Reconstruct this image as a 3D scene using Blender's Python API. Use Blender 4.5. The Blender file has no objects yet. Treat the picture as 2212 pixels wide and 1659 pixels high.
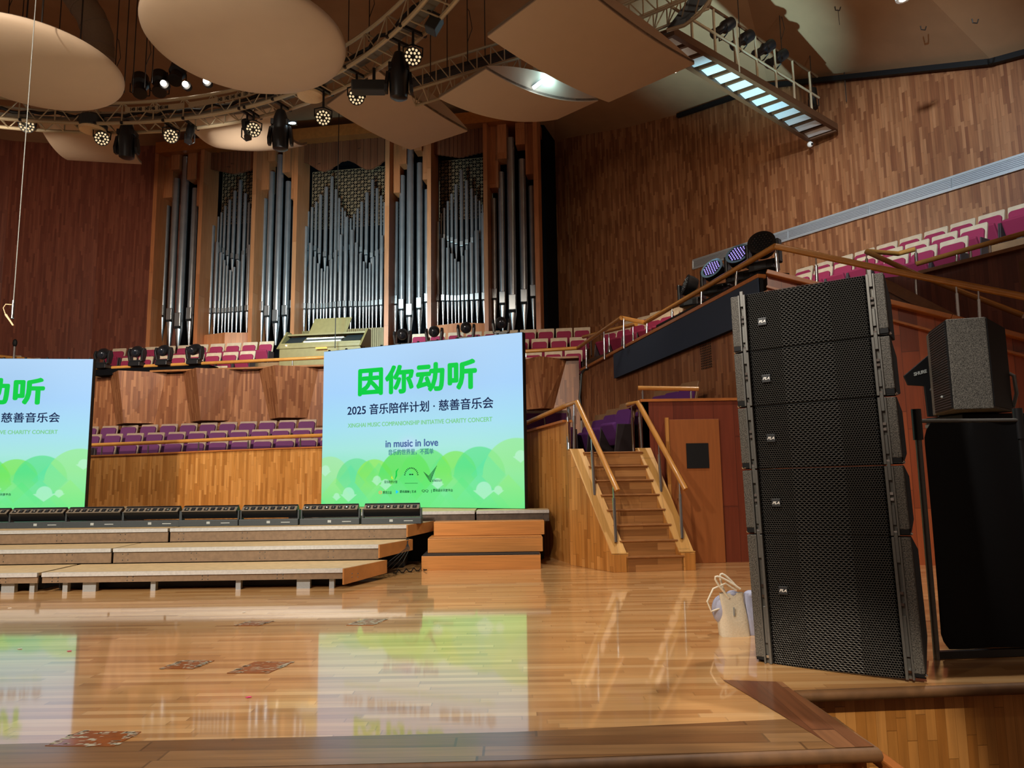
import bpy, math, random
from mathutils import Vector, Matrix
import numpy as np
random.seed(7)
S = bpy.context.scene
COL = S.collection
PI = math.pi
# ------------------------------------------------------------------ camera
FPX, CX, CY, CAMZ = 1500.0, 1106.0, 829.5, 1.4      # focal length in pixels of the 2212x1659 frame
_up = Vector((-176.0, 12329.0, -FPX)).normalized()
_fw = Vector((0, 0, -1)); _fy = (_fw - _up * _fw.dot(_up)).normalized(); _rx = _fy.cross(_up)
RM = Matrix((_rx, _fy, _up))                          # camera axes -> hall axes (x right, y upstage, z up)
cd = bpy.data.cameras.new('camera'); cam = bpy.data.objects.new('camera', cd); COL.objects.link(cam)
cam.matrix_world = Matrix.Translation((0, 0, CAMZ)) @ RM.to_4x4()
cd.sensor_width = 36.0; cd.sensor_fit = 'HORIZONTAL'; cd.lens = 36.0 * FPX / 2212.0
cd.clip_start = 0.05; cd.clip_end = 200
S.camera = cam
# ------------------------------------------------------------------ world, exposure, lights
S.view_settings.view_transform = 'Standard'; S.view_settings.look = 'None'
S.view_settings.exposure = 0.0; S.view_settings.gamma = 1.0; S.view_settings.use_curve_mapping = False
W = bpy.data.worlds.new('hall_air'); S.world = W; W.use_nodes = True
W.node_tree.nodes['Background'].inputs[0].default_value = (1.0, 0.68, 0.50, 1)
W.node_tree.nodes['Background'].inputs[1].default_value = 0.15
S.cycles.max_bounces = 6; S.cycles.diffuse_bounces = 3; S.cycles.glossy_bounces = 3
S.cycles.transmission_bounces = 2; S.cycles.transparent_max_bounces = 6
S.cycles.caustics_reflective = False; S.cycles.caustics_refractive = False
S.cycles.sample_clamp_indirect = 4.0
S.cycles.use_denoising = True

def spot(name, loc, tgt, power, cone, blend=0.4, r=0.15, col=(1, .9, .76)):
    d = bpy.data.lights.new(name, 'SPOT'); d.energy = power; d.spot_size = math.radians(cone)
    d.spot_blend = blend; d.shadow_soft_size = r; d.color = col
    o = bpy.data.objects.new(name, d); COL.objects.link(o); o.location = loc
    o.rotation_euler = (Vector(tgt) - Vector(loc)).to_track_quat('-Z', 'Y').to_euler(); return o
WARM = (1, .86, .68); NEUT = (1, .94, .86); COOL = (.80, .93, 1.0)
spot('stage_light', (4.6, 7.6, 11.5), (2.0, 6.6, 0), 2300, 60, .5, .12, NEUT)
spot('stage_light', (-1.0, 4.2, 8.6), (-2.4, 7.4, 0), 1150, 84, .7, .25, NEUT)
spot('stage_light', (-8.6, -2.0, 8.6), (-6.0, 8.0, 0), 2200, 84, .7, .3, NEUT)
spot('front_light', (-6.0, -5.0, 10.0), (1.4, 10.2, 1.0), 3600, 34, .6, .2, WARM)
spot('front_light', (-1.5, -5.0, 9.5), (-.5, 5.3, 0), 700, 25, .25, .15, WARM)
spot('well_fill', (-.6, -3.0, 7.0), (1.95, 4.6, -.45), 3300, 11, .5, .08, WARM)  # extra narrow fill added to brighten the recess wall
spot('choir_front_light', (-7.0, -5.0, 9.6), (-5.2, 16.5, 1.2), 14000, 40, .6, .3, WARM)
spot('choir_light', (-4.4, 12.8, 7.7), (-6.2, 19.2, 2.4), 1300, 88, .7, .25, NEUT)
spot('choir_light', (-9.5, 12.9, 7.7), (-9.5, 19.4, 2.6), 1000, 80, .7, .25, NEUT)
spot('left_wall_fill', (-9.8, 11.8, 7.6), (-16.8, 24.0, 5.2), 2500, 84, .9, .3, WARM)  # fill added to brighten the left wall, no fixture of its own
spot('side_wall_light', (3.0, 5.6, 9.0), (9.3, 15.4, 7.2), 5200, 44, .8, .1, (.74, .90, 1.0))
spot('terrace_light', (2.6, 12.0, 8.0), (5.2, 17.8, 5.4), 1050, 105, .9, .3, WARM)
spot('array_light', (-3.0, 1.0, 9.2), (2.3, 5.0, 3.1), 3200, 17, .95, .15, NEUT)
spot('organ_light', (-5.2, 16.4, 6.7), (-5.2, 23.3, 7.2), 1900, 105, .9, .3, (.42, .84, 1))
spot('organ_key', (-6.4, 12.2, 7.7), (-5.6, 22.8, 7.8), 1900, 62, .8, .25, (1, .9, .76))
spot('cloud_bounce_fill', (-4.0, 10.0, 2.5), (-4.0, 12.0, 9), 170, 150, 1, .8, WARM)  # added upward fill in mid-air, standing in for floor bounce on the reflectors
spot('ceiling_light', (6.5, 8.5, 9.9), (6.5, 12.0, 12.2), 420, 120, .9, .15, WARM)
spot('wash_beam', (3.55, 12.2, 4.95), (5.0, 15.0, 9.7), 3000, 42, .9, .12, (.45, .86, 1.0))
_g = bpy.data.lights.new('gap_lamp', 'POINT'); _g.energy = 9; _g.color = (.45, .86, 1); _g.shadow_soft_size = .05
_go = bpy.data.objects.new('gap_lamp', _g); COL.objects.link(_go); _go.location = (.85, 12.75, 9.02)
# ------------------------------------------------------------------ pixel -> hall coordinates (surveying the photograph)
def ray(x, y): return RM @ Vector(((x - CX) / FPX, -(y - CY) / FPX, -1.0))
def PY(x, y, Y):
    d = ray(x, y); p = d * (Y / d.y); p.z += CAMZ; return p
def PZ(x, y, z=0.0):
    d = ray(x, y); p = d * ((z - CAMZ) / d.z); p.z += CAMZ; return p
def PV(x, y, A, B, off=0.0):                          # hit on the vertical plane through plan points A and B
    ax, ay, bx, by = A[0], A[1], B[0], B[1]
    n = Vector((by - ay, -(bx - ax), 0)).normalized()
    d = ray(x, y); t = (n.x * ax + n.y * ay + off) / (n.x * d.x + n.y * d.y)
    p = d * t; p.z += CAMZ; return p
# ------------------------------------------------------------------ mesh helpers
def pw(o):
    m = o.matrix_basis
    return pw(o.parent) @ o.matrix_parent_inverse @ m if o.parent else m.copy()
class MB:
    def __init__(s): s.v = []; s.f = []; s.c = None
    def add(s, vs, fs):
        n = len(s.v); s.v += [Vector(v) for v in vs]; s.f += [tuple(i + n for i in f) for f in fs]; return s
    def box(s, c, d, M=None):
        x, y, z = c; a, b, h = d[0] / 2, d[1] / 2, d[2] / 2
        vs = [Vector((i * a, j * b, k * h)) for k in (-1, 1) for j in (-1, 1) for i in (-1, 1)]
        if M is not None: vs = [M @ v for v in vs]
        vs = [v + Vector(c) for v in vs]
        return s.add(vs, [(0, 2, 3, 1), (4, 5, 7, 6), (0, 1, 5, 4), (2, 6, 7, 3), (0, 4, 6, 2), (1, 3, 7, 5)])
    def bar(s, p, q, w, h, up=(0, 0, 1)):             # rectangular bar from p to q
        p, q = Vector(p), Vector(q); d = q - p; L = d.length; d.normalize(); u = Vector(up)
        if abs(d.dot(u)) > .99: u = Vector((0, 1, 0))
        r = d.cross(u).normalized(); u = r.cross(d)
        M = Matrix((r, d, u)).transposed()
        return s.box((p + q) / 2, (w, L, h), M)
    def tube(s, pts, r, seg=8, closed=False, caps=True):
        pts = [Vector(p) for p in pts]; n = len(pts); rings = []; ref = None
        for i, p in enumerate(pts):
            a = pts[i - 1] if (i > 0 or closed) else p; b = pts[(i + 1) % n] if (i < n - 1 or closed) else p
            t = (b - a).normalized()
            if ref is None:
                ref = Vector((0, 0, 1)) if abs(t.z) < .9 else Vector((1, 0, 0))
            x = t.cross(ref).normalized(); y = x.cross(t); ref = y
            rr = r[i] if isinstance(r, (list, tuple)) else r
            rings.append([p + x * rr * math.cos(2 * PI * k / seg) + y * rr * math.sin(2 * PI * k / seg) for k in range(seg)])
        fs = []
        m = n if closed else n - 1
        for i in range(m):
            j = (i + 1) % n
            for k in range(seg):
                l = (k + 1) % seg
                fs.append((i * seg + k, i * seg + l, j * seg + l, j * seg + k))
        if caps and not closed:
            fs.append(tuple(range(seg - 1, -1, -1))); fs.append(tuple((n - 1) * seg + k for k in range(seg)))
        return s.add([v for r_ in rings for v in r_], fs)
    def cyl(s, p, q, r, r2=None, seg=12): return s.tube([p, q], [r, r if r2 is None else r2], seg)
    def ext(s, poly, z0, z1):                         # plan polygon (ccw) extruded
        n = len(poly)
        vs = [(x, y, z0) for x, y in poly] + [(x, y, z1) for x, y in poly]
        return s.add(vs, [tuple(range(n - 1, -1, -1)), tuple(range(n, 2 * n))] + [(i, (i + 1) % n, n + (i + 1) % n, n + i) for i in range(n)])
    def slab(s, pts, off):                            # planar polygon given thickness along vector off
        n = len(pts); off = Vector(off); vs = [Vector(p) for p in pts] + [Vector(p) + off for p in pts]
        return s.add(vs, [tuple(range(n - 1, -1, -1)), tuple(range(n, 2 * n))] + [(i, (i + 1) % n, n + (i + 1) % n, n + i) for i in range(n)])
    def lathe(s, prof, c=(0, 0, 0), seg=24, M=None):  # profile [(r,z)]
        vs = []; c = Vector(c)
        for r, z in prof:
            for k in range(seg):
                v = Vector((r * math.cos(2 * PI * k / seg), r * math.sin(2 * PI * k / seg), z))
                vs.append((M @ v if M is not None else v) + c)
        n = len(prof); fs = []
        for i in range(n - 1):
            for k in range(seg):
                l = (k + 1) % seg; fs.append((i * seg + k, i * seg + l, (i + 1) * seg + l, (i + 1) * seg + k))
        fs.append(tuple(range(seg - 1, -1, -1))); fs.append(tuple((n - 1) * seg + k for k in range(seg)))
        return s.add(vs, fs)
    def ball(s, c, r, seg=12, n=8):
        if not isinstance(r, (tuple, list)): r = (r, r, r)
        pr = [(max(.02, math.sin(PI * i / n)), -math.cos(PI * i / n)) for i in range(n + 1)]
        return s.lathe(pr, c, seg, Matrix.Diagonal(Vector(r)))
    def grid(s, fn, nu, nv, th=None):                 # surface fn(u,v) with optional thickness vector
        vs = [Vector(fn(i / nu, j / nv)) for j in range(nv + 1) for i in range(nu + 1)]
        w = nu + 1
        fs = [(j * w + i, j * w + i + 1, (j + 1) * w + i + 1, (j + 1) * w + i) for j in range(nv) for i in range(nu)]
        if th is None: return s.add(vs, fs)
        n = len(vs); th = Vector(th); vs2 = vs + [v + th for v in vs]
        f2 = [tuple(n + k for k in reversed(f)) for f in fs]
        rim = [i for i in range(w)] + [j * w + nu for j in range(1, nv + 1)] + [nv * w + i for i in range(nu - 1, -1, -1)] + [j * w for j in range(nv - 1, 0, -1)]
        side = [(rim[(k + 1) % len(rim)], rim[k], rim[k] + n, rim[(k + 1) % len(rim)] + n) for k in range(len(rim))]
        return s.add(vs2, fs + f2 + side)
    def build(s, name, mat, parent=None, smooth=False, bevel=0.0, world=True, seg=2, recalc=True):
        me = bpy.data.meshes.new(name); me.from_pydata([tuple(v) for v in s.v], [], s.f)
        me.update()
        if recalc:
            import bmesh
            bm = bmesh.new(); bm.from_mesh(me); bmesh.ops.recalc_face_normals(bm, faces=bm.faces); bm.to_mesh(me); bm.free()
        uv = me.uv_layers.new(name='uv')
        co = np.empty(len(me.vertices) * 3, 'f'); me.vertices.foreach_get('co', co); co = co.reshape(-1, 3)
        arr = np.empty(len(me.loops) * 2, 'f').reshape(-1, 2)
        for p in me.polygons:
            n = p.normal
            li = list(p.loop_indices); vi = [me.loops[k].vertex_index for k in li]; c = co[vi]
            if abs(n.z) > .75: arr[li, 0] = c[:, 0]; arr[li, 1] = c[:, 1]
            else:
                l = math.hypot(n.x, n.y); arr[li, 0] = c[:, 0] * (-n.y / l) + c[:, 1] * (n.x / l); arr[li, 1] = c[:, 2]
        uv.data.foreach_set('uv', arr.ravel())
        if smooth:
            me.polygons.foreach_set('use_smooth', [True] * len(me.polygons))
            try: me.set_sharp_from_angle(angle=math.radians(38))
            except Exception: pass
        if mat is not None: me.materials.append(mat)
        o = bpy.data.objects.new(name, me); COL.objects.link(o)
        if parent is not None:
            o.parent = parent
            if world: o.matrix_parent_inverse = pw(parent).inverted()
        if bevel:
            b = o.modifiers.new('bevel', 'BEVEL'); b.width = bevel; b.segments = seg; b.limit_method = 'ANGLE'; b.harden_normals = False
        return o
def tag(o, label, cat, group=None):
    o['label'] = label; o['category'] = cat
    if group: o['group'] = group
    return o
def thing(name, label, cat, loc=(0, 0, 0), rz=0.0, group=None, rot=None):
    o = bpy.data.objects.new(name, None); COL.objects.link(o); o.empty_display_size = .1
    o.location = loc; o.rotation_euler = rot if rot is not None else (0, 0, rz)
    return tag(o, label, cat, group)
def struct(o): o['kind'] = 'structure'; return o
def dup(src, loc=None, rz=None, label=None, rot=None):
    def cp(o, par):
        c = o.copy(); COL.objects.link(c); c.parent = par
        for k in kids[o.name]: cp(bpy.data.objects[k], c)
        return c
    kids = {}
    def walk(o):
        kids[o.name] = [c.name for c in o.children]
        for c in o.children: walk(c)
    walk(src); r = cp(src, None)
    if loc is not None: r.location = loc
    if rz is not None: r.rotation_euler = (0, 0, rz)
    if rot is not None: r.rotation_euler = rot
    if label: r['label'] = label
    return r
def text(name, body, size, mat, parent, M, depth=0.004, off=0.0, shear=0.0, sx=1.0, align='CENTER', fit=None, space=1.0, bold=0.0):
    cu = bpy.data.curves.new(name, 'FONT'); cu.body = body; cu.size = size; cu.extrude = depth / 2; cu.offset = off
    cu.shear = shear; cu.align_x = align; cu.align_y = 'CENTER'; cu.resolution_u = 3; cu.space_character = space
    t = bpy.data.objects.new(name + '_tmp', cu); COL.objects.link(t)
    dg = bpy.context.evaluated_depsgraph_get(); dg.update()
    me = bpy.data.meshes.new_from_object(t.evaluated_get(dg)); bpy.data.objects.remove(t); bpy.data.curves.remove(cu)
    me.name = name
    if fit and len(me.vertices):                       # stretch lettering to a given width and height
        xs = [v.co.x for v in me.vertices]; ys = [v.co.y for v in me.vertices]
        cx, cy = (min(xs) + max(xs)) / 2, (min(ys) + max(ys)) / 2
        fx = fit[0] / (max(xs) - min(xs)); fy = fit[1] / (max(ys) - min(ys)) if len(fit) > 1 and fit[1] else fx
        for v in me.vertices: v.co.x = (v.co.x - cx) * fx; v.co.y = (v.co.y - cy) * fy
    if bold:                                           # thicken the strokes: the outline repeated a little way round
        vs = np.empty(len(me.vertices) * 3); me.vertices.foreach_get('co', vs); vs = vs.reshape(-1, 3); fs = [tuple(p.vertices) for p in me.polygons]
        V, Fc = [], []
        for k in range(9):
            d = np.array((math.cos(k * PI / 4), math.sin(k * PI / 4), 0)) * (bold if k < 8 else 0)
            V += (vs + d + np.array((0, 0, k * 2e-5))).tolist(); Fc += [tuple(i + k * len(vs) for i in f) for f in fs]
        bpy.data.meshes.remove(me); me = bpy.data.meshes.new(name); me.from_pydata(V, [], Fc); me.update()
    me.transform(M); me.materials.clear(); me.materials.append(mat)
    o = bpy.data.objects.new(name, me); COL.objects.link(o)
    if parent is not None: o.parent = parent
    return o
# ------------------------------------------------------------------ materials
def srgb(c):
    if isinstance(c, str): c = [int(c[i:i + 2], 16) / 255 for i in (0, 2, 4)]
    return tuple(x / 12.92 if x <= .04045 else ((x + .055) / 1.055) ** 2.4 for x in c)
class NT:
    def __init__(s, name):
        s.m = bpy.data.materials.new(name); s.m.use_nodes = True; s.t = s.m.node_tree; s.b = s.t.nodes['Principled BSDF']
    def n(s, ty, **k):
        o = s.t.nodes.new(ty)
        for a, v in k.items(): setattr(o, a, v)
        return o
    def l(s, a, b): s.t.links.new(a, b)
    def math(s, op, a, b=None, c=None):
        o = s.n('ShaderNodeMath', operation=op)
        for i, x in enumerate((a, b, c)):
            if x is None: continue
            if isinstance(x, (int, float)): o.inputs[i].default_value = x
            else: s.l(x, o.inputs[i])
        return o.outputs[0]
    def ramp(s, fac, stops, interp='LINEAR'):
        o = s.n('ShaderNodeValToRGB'); e = o.color_ramp.elements; o.color_ramp.interpolation = interp
        while len(e) < len(stops): e.new(.5)
        for x, (p, c) in zip(e, stops): x.position = p; x.color = tuple(c) + (1,)
        s.l(fac, o.inputs[0]); return o.outputs[0]
    def mix(s, mode, f, a, b):
        o = s.n('ShaderNodeMix', data_type='RGBA', blend_type=mode)
        for i, x in ((0, f), (6, a), (7, b)):
            if isinstance(x, (int, float)): o.inputs[i].default_value = x
            elif isinstance(x, tuple): o.inputs[i].default_value = x + ((1,) if len(x) == 3 else ())
            else: s.l(x, o.inputs[i])
        return o.outputs[2]
def plain(name, col, rough=.5, metal=0.0, bump=0.0, bscale=60, var=0.0, coat=0.0, spec=None):
    N = NT(name); c = srgb(col)
    N.b.inputs['Roughness'].default_value = rough; N.b.inputs['Metallic'].default_value = metal
    if spec is not None: N.b.inputs['Specular IOR Level'].default_value = spec
    if coat: N.b.inputs['Coat Weight'].default_value = coat; N.b.inputs['Coat Roughness'].default_value = .12
    tc = N.n('ShaderNodeTexCoord'); nz = N.n('ShaderNodeTexNoise'); nz.inputs['Scale'].default_value = bscale; nz.inputs['Detail'].default_value = 3
    N.l(tc.outputs['Object'], nz.inputs['Vector'])
    v = var or .06
    r = N.ramp(nz.outputs['Fac'], [(.3, tuple(x * (1 - v) for x in c)), (.7, tuple(min(1, x * (1 + v)) for x in c))])
    N.l(r, N.b.inputs['Base Color'])
    if bump:
        b = N.n('ShaderNodeBump'); b.inputs['Strength'].default_value = bump; b.inputs['Distance'].default_value = .004
        N.l(nz.outputs['Fac'], b.inputs['Height']); N.l(b.outputs[0], N.b.inputs['Normal'])
    return N.m
def planks(name, cols, w=.09, L=.7, rough=.4, swap=False, seam=.6, grain=.22, coat=0.0, gs=26, crough=.1, wav=0.0, coat_ior=1.5):
    """strip wood: random-length staves in columns w wide; cols = palette from dark to light"""
    N = NT(name); uv = N.n('ShaderNodeUVMap'); uv.uv_map = 'uv'; sp = N.n('ShaderNodeSeparateXYZ'); N.l(uv.outputs[0], sp.inputs[0])
    U, V = (sp.outputs[1], sp.outputs[0]) if swap else (sp.outputs[0], sp.outputs[1])
    a = N.math('DIVIDE', U, w); col = N.math('FLOOR', a)
    w1 = N.n('ShaderNodeTexWhiteNoise', noise_dimensions='1D'); N.l(col, w1.inputs['W'])
    b = N.math('ADD', N.math('DIVIDE', V, L), N.math('MULTIPLY', w1.outputs[0], 17.0)); row = N.math('FLOOR', b)
    cb = N.n('ShaderNodeCombineXYZ'); N.l(col, cb.inputs[0]); N.l(row, cb.inputs[1])
    w2 = N.n('ShaderNodeTexWhiteNoise', noise_dimensions='2D'); N.l(cb.outputs[0], w2.inputs['Vector'])
    k = len(cols); base = N.ramp(w2.outputs[0], [(i / max(1, k - 1), srgb(c)) for i, c in enumerate(cols)])
    cg = N.n('ShaderNodeCombineXYZ'); N.l(N.math('MULTIPLY', U, gs), cg.inputs[0]); N.l(N.math('MULTIPLY', V, 1.6), cg.inputs[1]); N.l(N.math('MULTIPLY', w2.outputs[0], 50), cg.inputs[2])
    nz = N.n('ShaderNodeTexNoise'); nz.inputs['Scale'].default_value = 1.0; nz.inputs['Detail'].default_value = 4; N.l(cg.outputs[0], nz.inputs['Vector'])
    g = N.ramp(nz.outputs['Fac'], [(.3, (1 - grain,) * 3), (.7, (1 + grain * .5,) * 3)])
    c = N.mix('MULTIPLY', 1.0, base, g)
    fr = N.math('FRACT', a); e1 = N.math('LESS_THAN', fr, .035)
    fr2 = N.math('FRACT', b); e2 = N.math('LESS_THAN', fr2, .008)
    e = N.math('MAXIMUM', e1, e2)
    c = N.mix('MIX', N.math('MULTIPLY', e, seam), c, tuple(x * .35 for x in srgb(cols[0])))
    N.l(c, N.b.inputs['Base Color'])
    N.b.inputs['Roughness'].default_value = rough
    if coat:
        N.b.inputs['Coat Weight'].default_value = coat; N.b.inputs['Coat Roughness'].default_value = crough; N.b.inputs['Coat IOR'].default_value = coat_ior
    if wav:
        bp = N.n('ShaderNodeBump'); bp.inputs['Strength'].default_value = wav; bp.inputs['Distance'].default_value = .01
        N.l(N.math('ADD', N.math('MULTIPLY', w2.outputs[0], .25), N.math('MULTIPLY', nz.outputs['Fac'], .3)), bp.inputs['Height'])
        N.l(bp.outputs[0], N.b.inputs['Normal'])
        if coat: N.l(bp.outputs[0], N.b.inputs['Coat Normal'])
    return N.m
def emit(name, col, strength):
    N = NT(name); c = srgb(col)
    N.b.inputs['Base Color'].default_value = tuple(x * .05 for x in c) + (1,); N.b.inputs['Specular IOR Level'].default_value = .1; N.b.inputs['Emission Color'].default_value = c + (1,); N.b.inputs['Emission Strength'].default_value = strength
    return N.m
PAN = ['63291a', '6b2e1c', '733320']
WOODP = ['6f4026', '7b4b2e', '865535', '915f3d', '9c6a47']
M = dict(
    floor=planks('stage_floorboards', ['b07f4c', 'bf8d56', 'c8975f', 'cfa068', 'd8ac76'], .062, 1.0, .34, swap=True, seam=.3, grain=.13, coat=1.0, crough=.055, wav=.018, coat_ior=1.7),
    border=planks('shaded_border_boards', ['6d4a2c', '7d5834', '8b6640', '9a744c'], .12, 1.6, .32, swap=True, seam=.6, grain=.25, coat=.6, crough=.14, wav=.03),  # brown boards, greyed darker for the shade along the front edge
    border2=planks('worn_side_boards', ['6a3f26', '7c4d30', '8c5e3d', '9a6c48'], .12, 1.6, .32, seam=.6, grain=.25, coat=.6, crough=.14, wav=.03),
    wall=planks('strip_panelling', WOODP, .062, .62, .42, coat=.15, crough=.3),
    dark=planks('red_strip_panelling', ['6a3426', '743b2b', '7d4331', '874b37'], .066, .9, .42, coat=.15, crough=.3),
    light=planks('golden_strip_panelling', ['a0672c', 'ad7334', 'b77d3c', 'c08645', 'c98f4d'], .066, .62, .38, coat=.25, crough=.25),
    enc=planks('shaded_enclosure_panels', PAN, .3, 3, .4, coat=.2, crough=.25, grain=.15, seam=.5),  # dark red panels, toned darker still for the shade around the door
    red=planks('mahogany_panelling', ['6e2f18', '8a3f20', '9c4b26', 'a9582f'], .22, 1.1, .4, coat=.2, crough=.25, grain=.15),
    step=planks('laminate_step_boards', ['b5793f', 'b97d43', 'bd8247'], .9, 4, .35, swap=True, seam=.1, grain=.2, gs=60),
    stair=planks('stair_boards', ['7a4e28', '8b5b30', '9a693a', 'a97746'], .09, .8, .4, swap=True, seam=.4),
    string=planks('stringer_boards', ['b98a48', 'c49552', 'cda05e'], .25, 2.5, .38, seam=.3, grain=.16),
    rail=plain('varnished_rail', 'b8813f', .25, var=.1, bscale=6, coat=.6),
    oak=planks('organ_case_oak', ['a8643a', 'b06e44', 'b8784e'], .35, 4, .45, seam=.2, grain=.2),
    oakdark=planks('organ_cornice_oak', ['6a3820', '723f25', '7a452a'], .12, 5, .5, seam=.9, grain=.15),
    cap=plain('trim_wood', '8c5c32', .4, var=.15, bscale=9),
    captop=plain('cap_wood', 'a5632f', .35, var=.12, bscale=9, coat=.3),
    door=planks('door_veneer', ['8a4c24', '905228', '96582c'], 1.2, 5, .42, seam=0, grain=.12),
    ceil=plain('ceiling_plaster', 'b08a66', .9, var=.05, bscale=2),
    cloud=plain('reflector_shell', 'cbb49c', .6, var=.02, bscale=3),
    cloudtop=plain('reflector_back', '8a7a6c', .8),
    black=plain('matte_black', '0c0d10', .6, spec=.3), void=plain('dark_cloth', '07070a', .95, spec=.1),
    banner=plain('navy_banner', '263449', .8), drape=plain('black_drape', '0d0d0f', .85, spec=.2, bump=.3, bscale=6),
    steel=plain('brushed_steel', 'b9b9bb', .22, 1.0), truss=plain('truss_paint', 'c4b496', .4, .3), chrome=plain('polished_steel', 'd5d8da', .12, 1.0),
    pipe=plain('organ_tin', 'b4b6ba', .27, .82, var=.1, bscale=4), mouth=plain('organ_mouth_tin', 'b4b8bb', .34, .9), slot=plain('mouth_slot', '0a0a0c', .9),
    shell=plain('pale_seat_wood', 'b9a58c', .45, var=.08, bscale=14), plush=plain('wine_red_plush', '861c40', .85, bump=.2, bscale=300, var=.1),
    plum=plain('plum_plush', '55214f', .85, bump=.2, bscale=300, var=.1), violet=plain('violet_plush', '5f2a74', .85, var=.1, bscale=300), shell2=plain('brownish_seat_wood', '8f7a68', .5, var=.08, bscale=14), seatleg=plain('seat_pedestal', '3a3032', .5),
    seatback=plain('brown_seat_shell', '8d6a4a', .5, var=.08, bscale=14), seatdark=plain('dark_seat_side', '2c2223', .6),
    carpet=plain('terrace_floor', '6b4a34', .8), terr=plain('terrace_boards', '7d5a38', .55, var=.15, bscale=5),
    deck=plain('deck_ply', 'b8a078', .6, var=.12, bscale=12), alu=plain('deck_aluminium', 'd0d2d2', .32, .55, var=.1, bscale=30), face=plain('deck_fascia', '6f5a45', .6, var=.14, bscale=20, bump=.2), side=plain('deck_end_board', 'a06a36', .55, var=.14, bscale=7), deckblack=plain('deck_skirt', '15110f', .8), dkface=plain('scuffed_fascia', '4a3d33', .6, var=.3, bscale=14),
    leg=plain('grey_paint', '8f9498', .45, .3),
    cab=plain('textured_black_paint', '17171a', .75, bump=1.0, bscale=170, var=.5), speck=plain('speckled_black_paint', '56534d', .7, bump=1.0, bscale=130, var=.95), grille=plain('grille_mesh', '4a4946', .42, .35), rig=plain('rigging_steel', '6c6c69', .4, .5), foam=plain('grille_foam', '050506', .95, spec=.05),
    white=plain('white_print', 'eeeeea', .5), dotw=plain('grey_print', '9aa0a0', .5),
    fix=plain('fixture_black', '121316', .38, spec=.5), fixgrey=plain('fixture_grey', '2c3034', .45), tray=plain('tray_grey', '7d766a', .5, .3), lensdark=plain('lens_glass', '20242c', .06, .3, coat=1.0),
    barbody=plain('light_bar_body', '30373b', .5), bartop=plain('light_bar_top', '6a6156', .5), 
    warmdot=emit('warm_led', 'ffe2b0', .9), bluedot=emit('bluish_led', 'b9a6ff', 1.0), lamp=emit('lamp_glow', 'fff2e0', 14.0), coollamp=emit('cool_lamp_glow', 'd8f4ff', 12.0), warmlamp=emit('amber_glow', 'ffb84a', 3.0),
    bag=plain('cream_canvas', 'd6cab2', .8, bump=.5, bscale=80), bag2=plain('lavender_nylon', 'a9aec8', .6, bump=.3, bscale=30), strap=plain('cream_strap', 'e8dfca', .7),
    wire=plain('dark_wire', '2a211c', .6), duct=plain('duct_cloth', '8b7a68', .7, bump=.3, bscale=20), spk=plain('speaker_ring', 'ecd0a6', .6), spkmesh=plain('speaker_mesh', '8f6c48', .8, var=.2, bscale=60),
    hatch=plain('hatch_plate', '8a4b1c', .3, var=.2, bscale=20, coat=.7), fleck=plain('worn_metal', 'cfc6ac', .4, .4), pink=plain('pink_confetti', 'f04a86', .6), paper=plain('white_scrap', 'e8e4da', .7),
    vent=plain('vent_aluminium', 'c3c9cf', .35, .6), ventin=plain('vent_slats', '7b7a85', .5, .4), slat=plain('catwalk_sheet', 'dfe6e8', .45, .2), catwood=plain('catwalk_beam', '5b3a22', .6), cable=plain('black_cable', '0f0f10', .5),
    console=plain('console_wood', '75663f', .5, var=.08, bscale=8), keys=plain('console_keys', '1c2226', .4), ivory=plain('ivory', 'd8d2c0', .4), lattice=plain('lattice_wood', '9c7c5c', .55),
)
# =================================================================== THE HALL
O0, O1 = Vector((-12.2, 24.0, 0)), Vector((0.95, 21.9, 0))          # organ front, in plan
OD = (O1 - O0).normalized(); ON = Vector((OD.y, -OD.x, 0))           # ON points to the stage
FACE = math.atan2(ON.y, ON.x)                                        # heading of things facing the stage
# ---- stage floor
C1, C2 = PZ(1888, 1614), PZ(1712, 1492)
E0 = PZ(1100, 1643); ER = PZ(2212, 1469)
fx = C1.x
flo = [(-24, E0.y - .6), (-6, E0.y - .15), (E0.x, E0.y), (C1.x, C1.y), (C2.x, C2.y), (ER.x + 4, ER.y + .2), (9, 13), (4, 24), (-24, 26)]
b = MB().ext(flo, -.06, 0.0); floor = struct(b.build('floor', M['floor']))
b = MB().ext([(-24, -8), (14, -8), (14, 8), (-24, 8)], -1.35, -1.3); f2 = struct(b.build('floor_stalls', M['carpet']))
edge = [Vector((x, y, -.03)) for x, y in flo[:6]]
nose = [Vector((p.x, p.y - .005, -.033)) for p in edge[:3]] + [Vector((C1.x + .01, C1.y - .005, -.033)), Vector((C2.x + .01, C2.y - .005, -.033)), Vector((edge[5].x, edge[5].y - .005, -.033))]
struct(MB().tube(nose, .035, 10).build('trim_1', plain('nosing_wood', '6a4a2c', .6, var=.2, bscale=12), smooth=True))
# darker boards along the edges; front strip also coloured for edge shade
b = MB()
b.add([(flo[1][0], flo[1][1], .002), (E0.x, E0.y, .002), (C1.x, C1.y, .002), (C1.x, C1.y + .42, .002), (E0.x, E0.y + .36, .002), (flo[1][0], flo[1][1] + .36, .002)], [(0, 1, 2, 3, 4, 5)])
struct(b.build('trim_2', M['border'], recalc=False))
b = MB(); q = [PZ(1570, 1470), PZ(1680, 1466), PZ(1712, 1492), PZ(1884, 1612), PZ(1800, 1618), PZ(1740, 1570)]
b.add([(p.x, p.y, .004) for p in (PZ(1562, 1470), PZ(1690, 1474), C2, C1, PZ(1806, 1617))], [(4, 3, 2, 1, 0)])
struct(b.build('trim_3', M['border2'], recalc=False))
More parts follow.
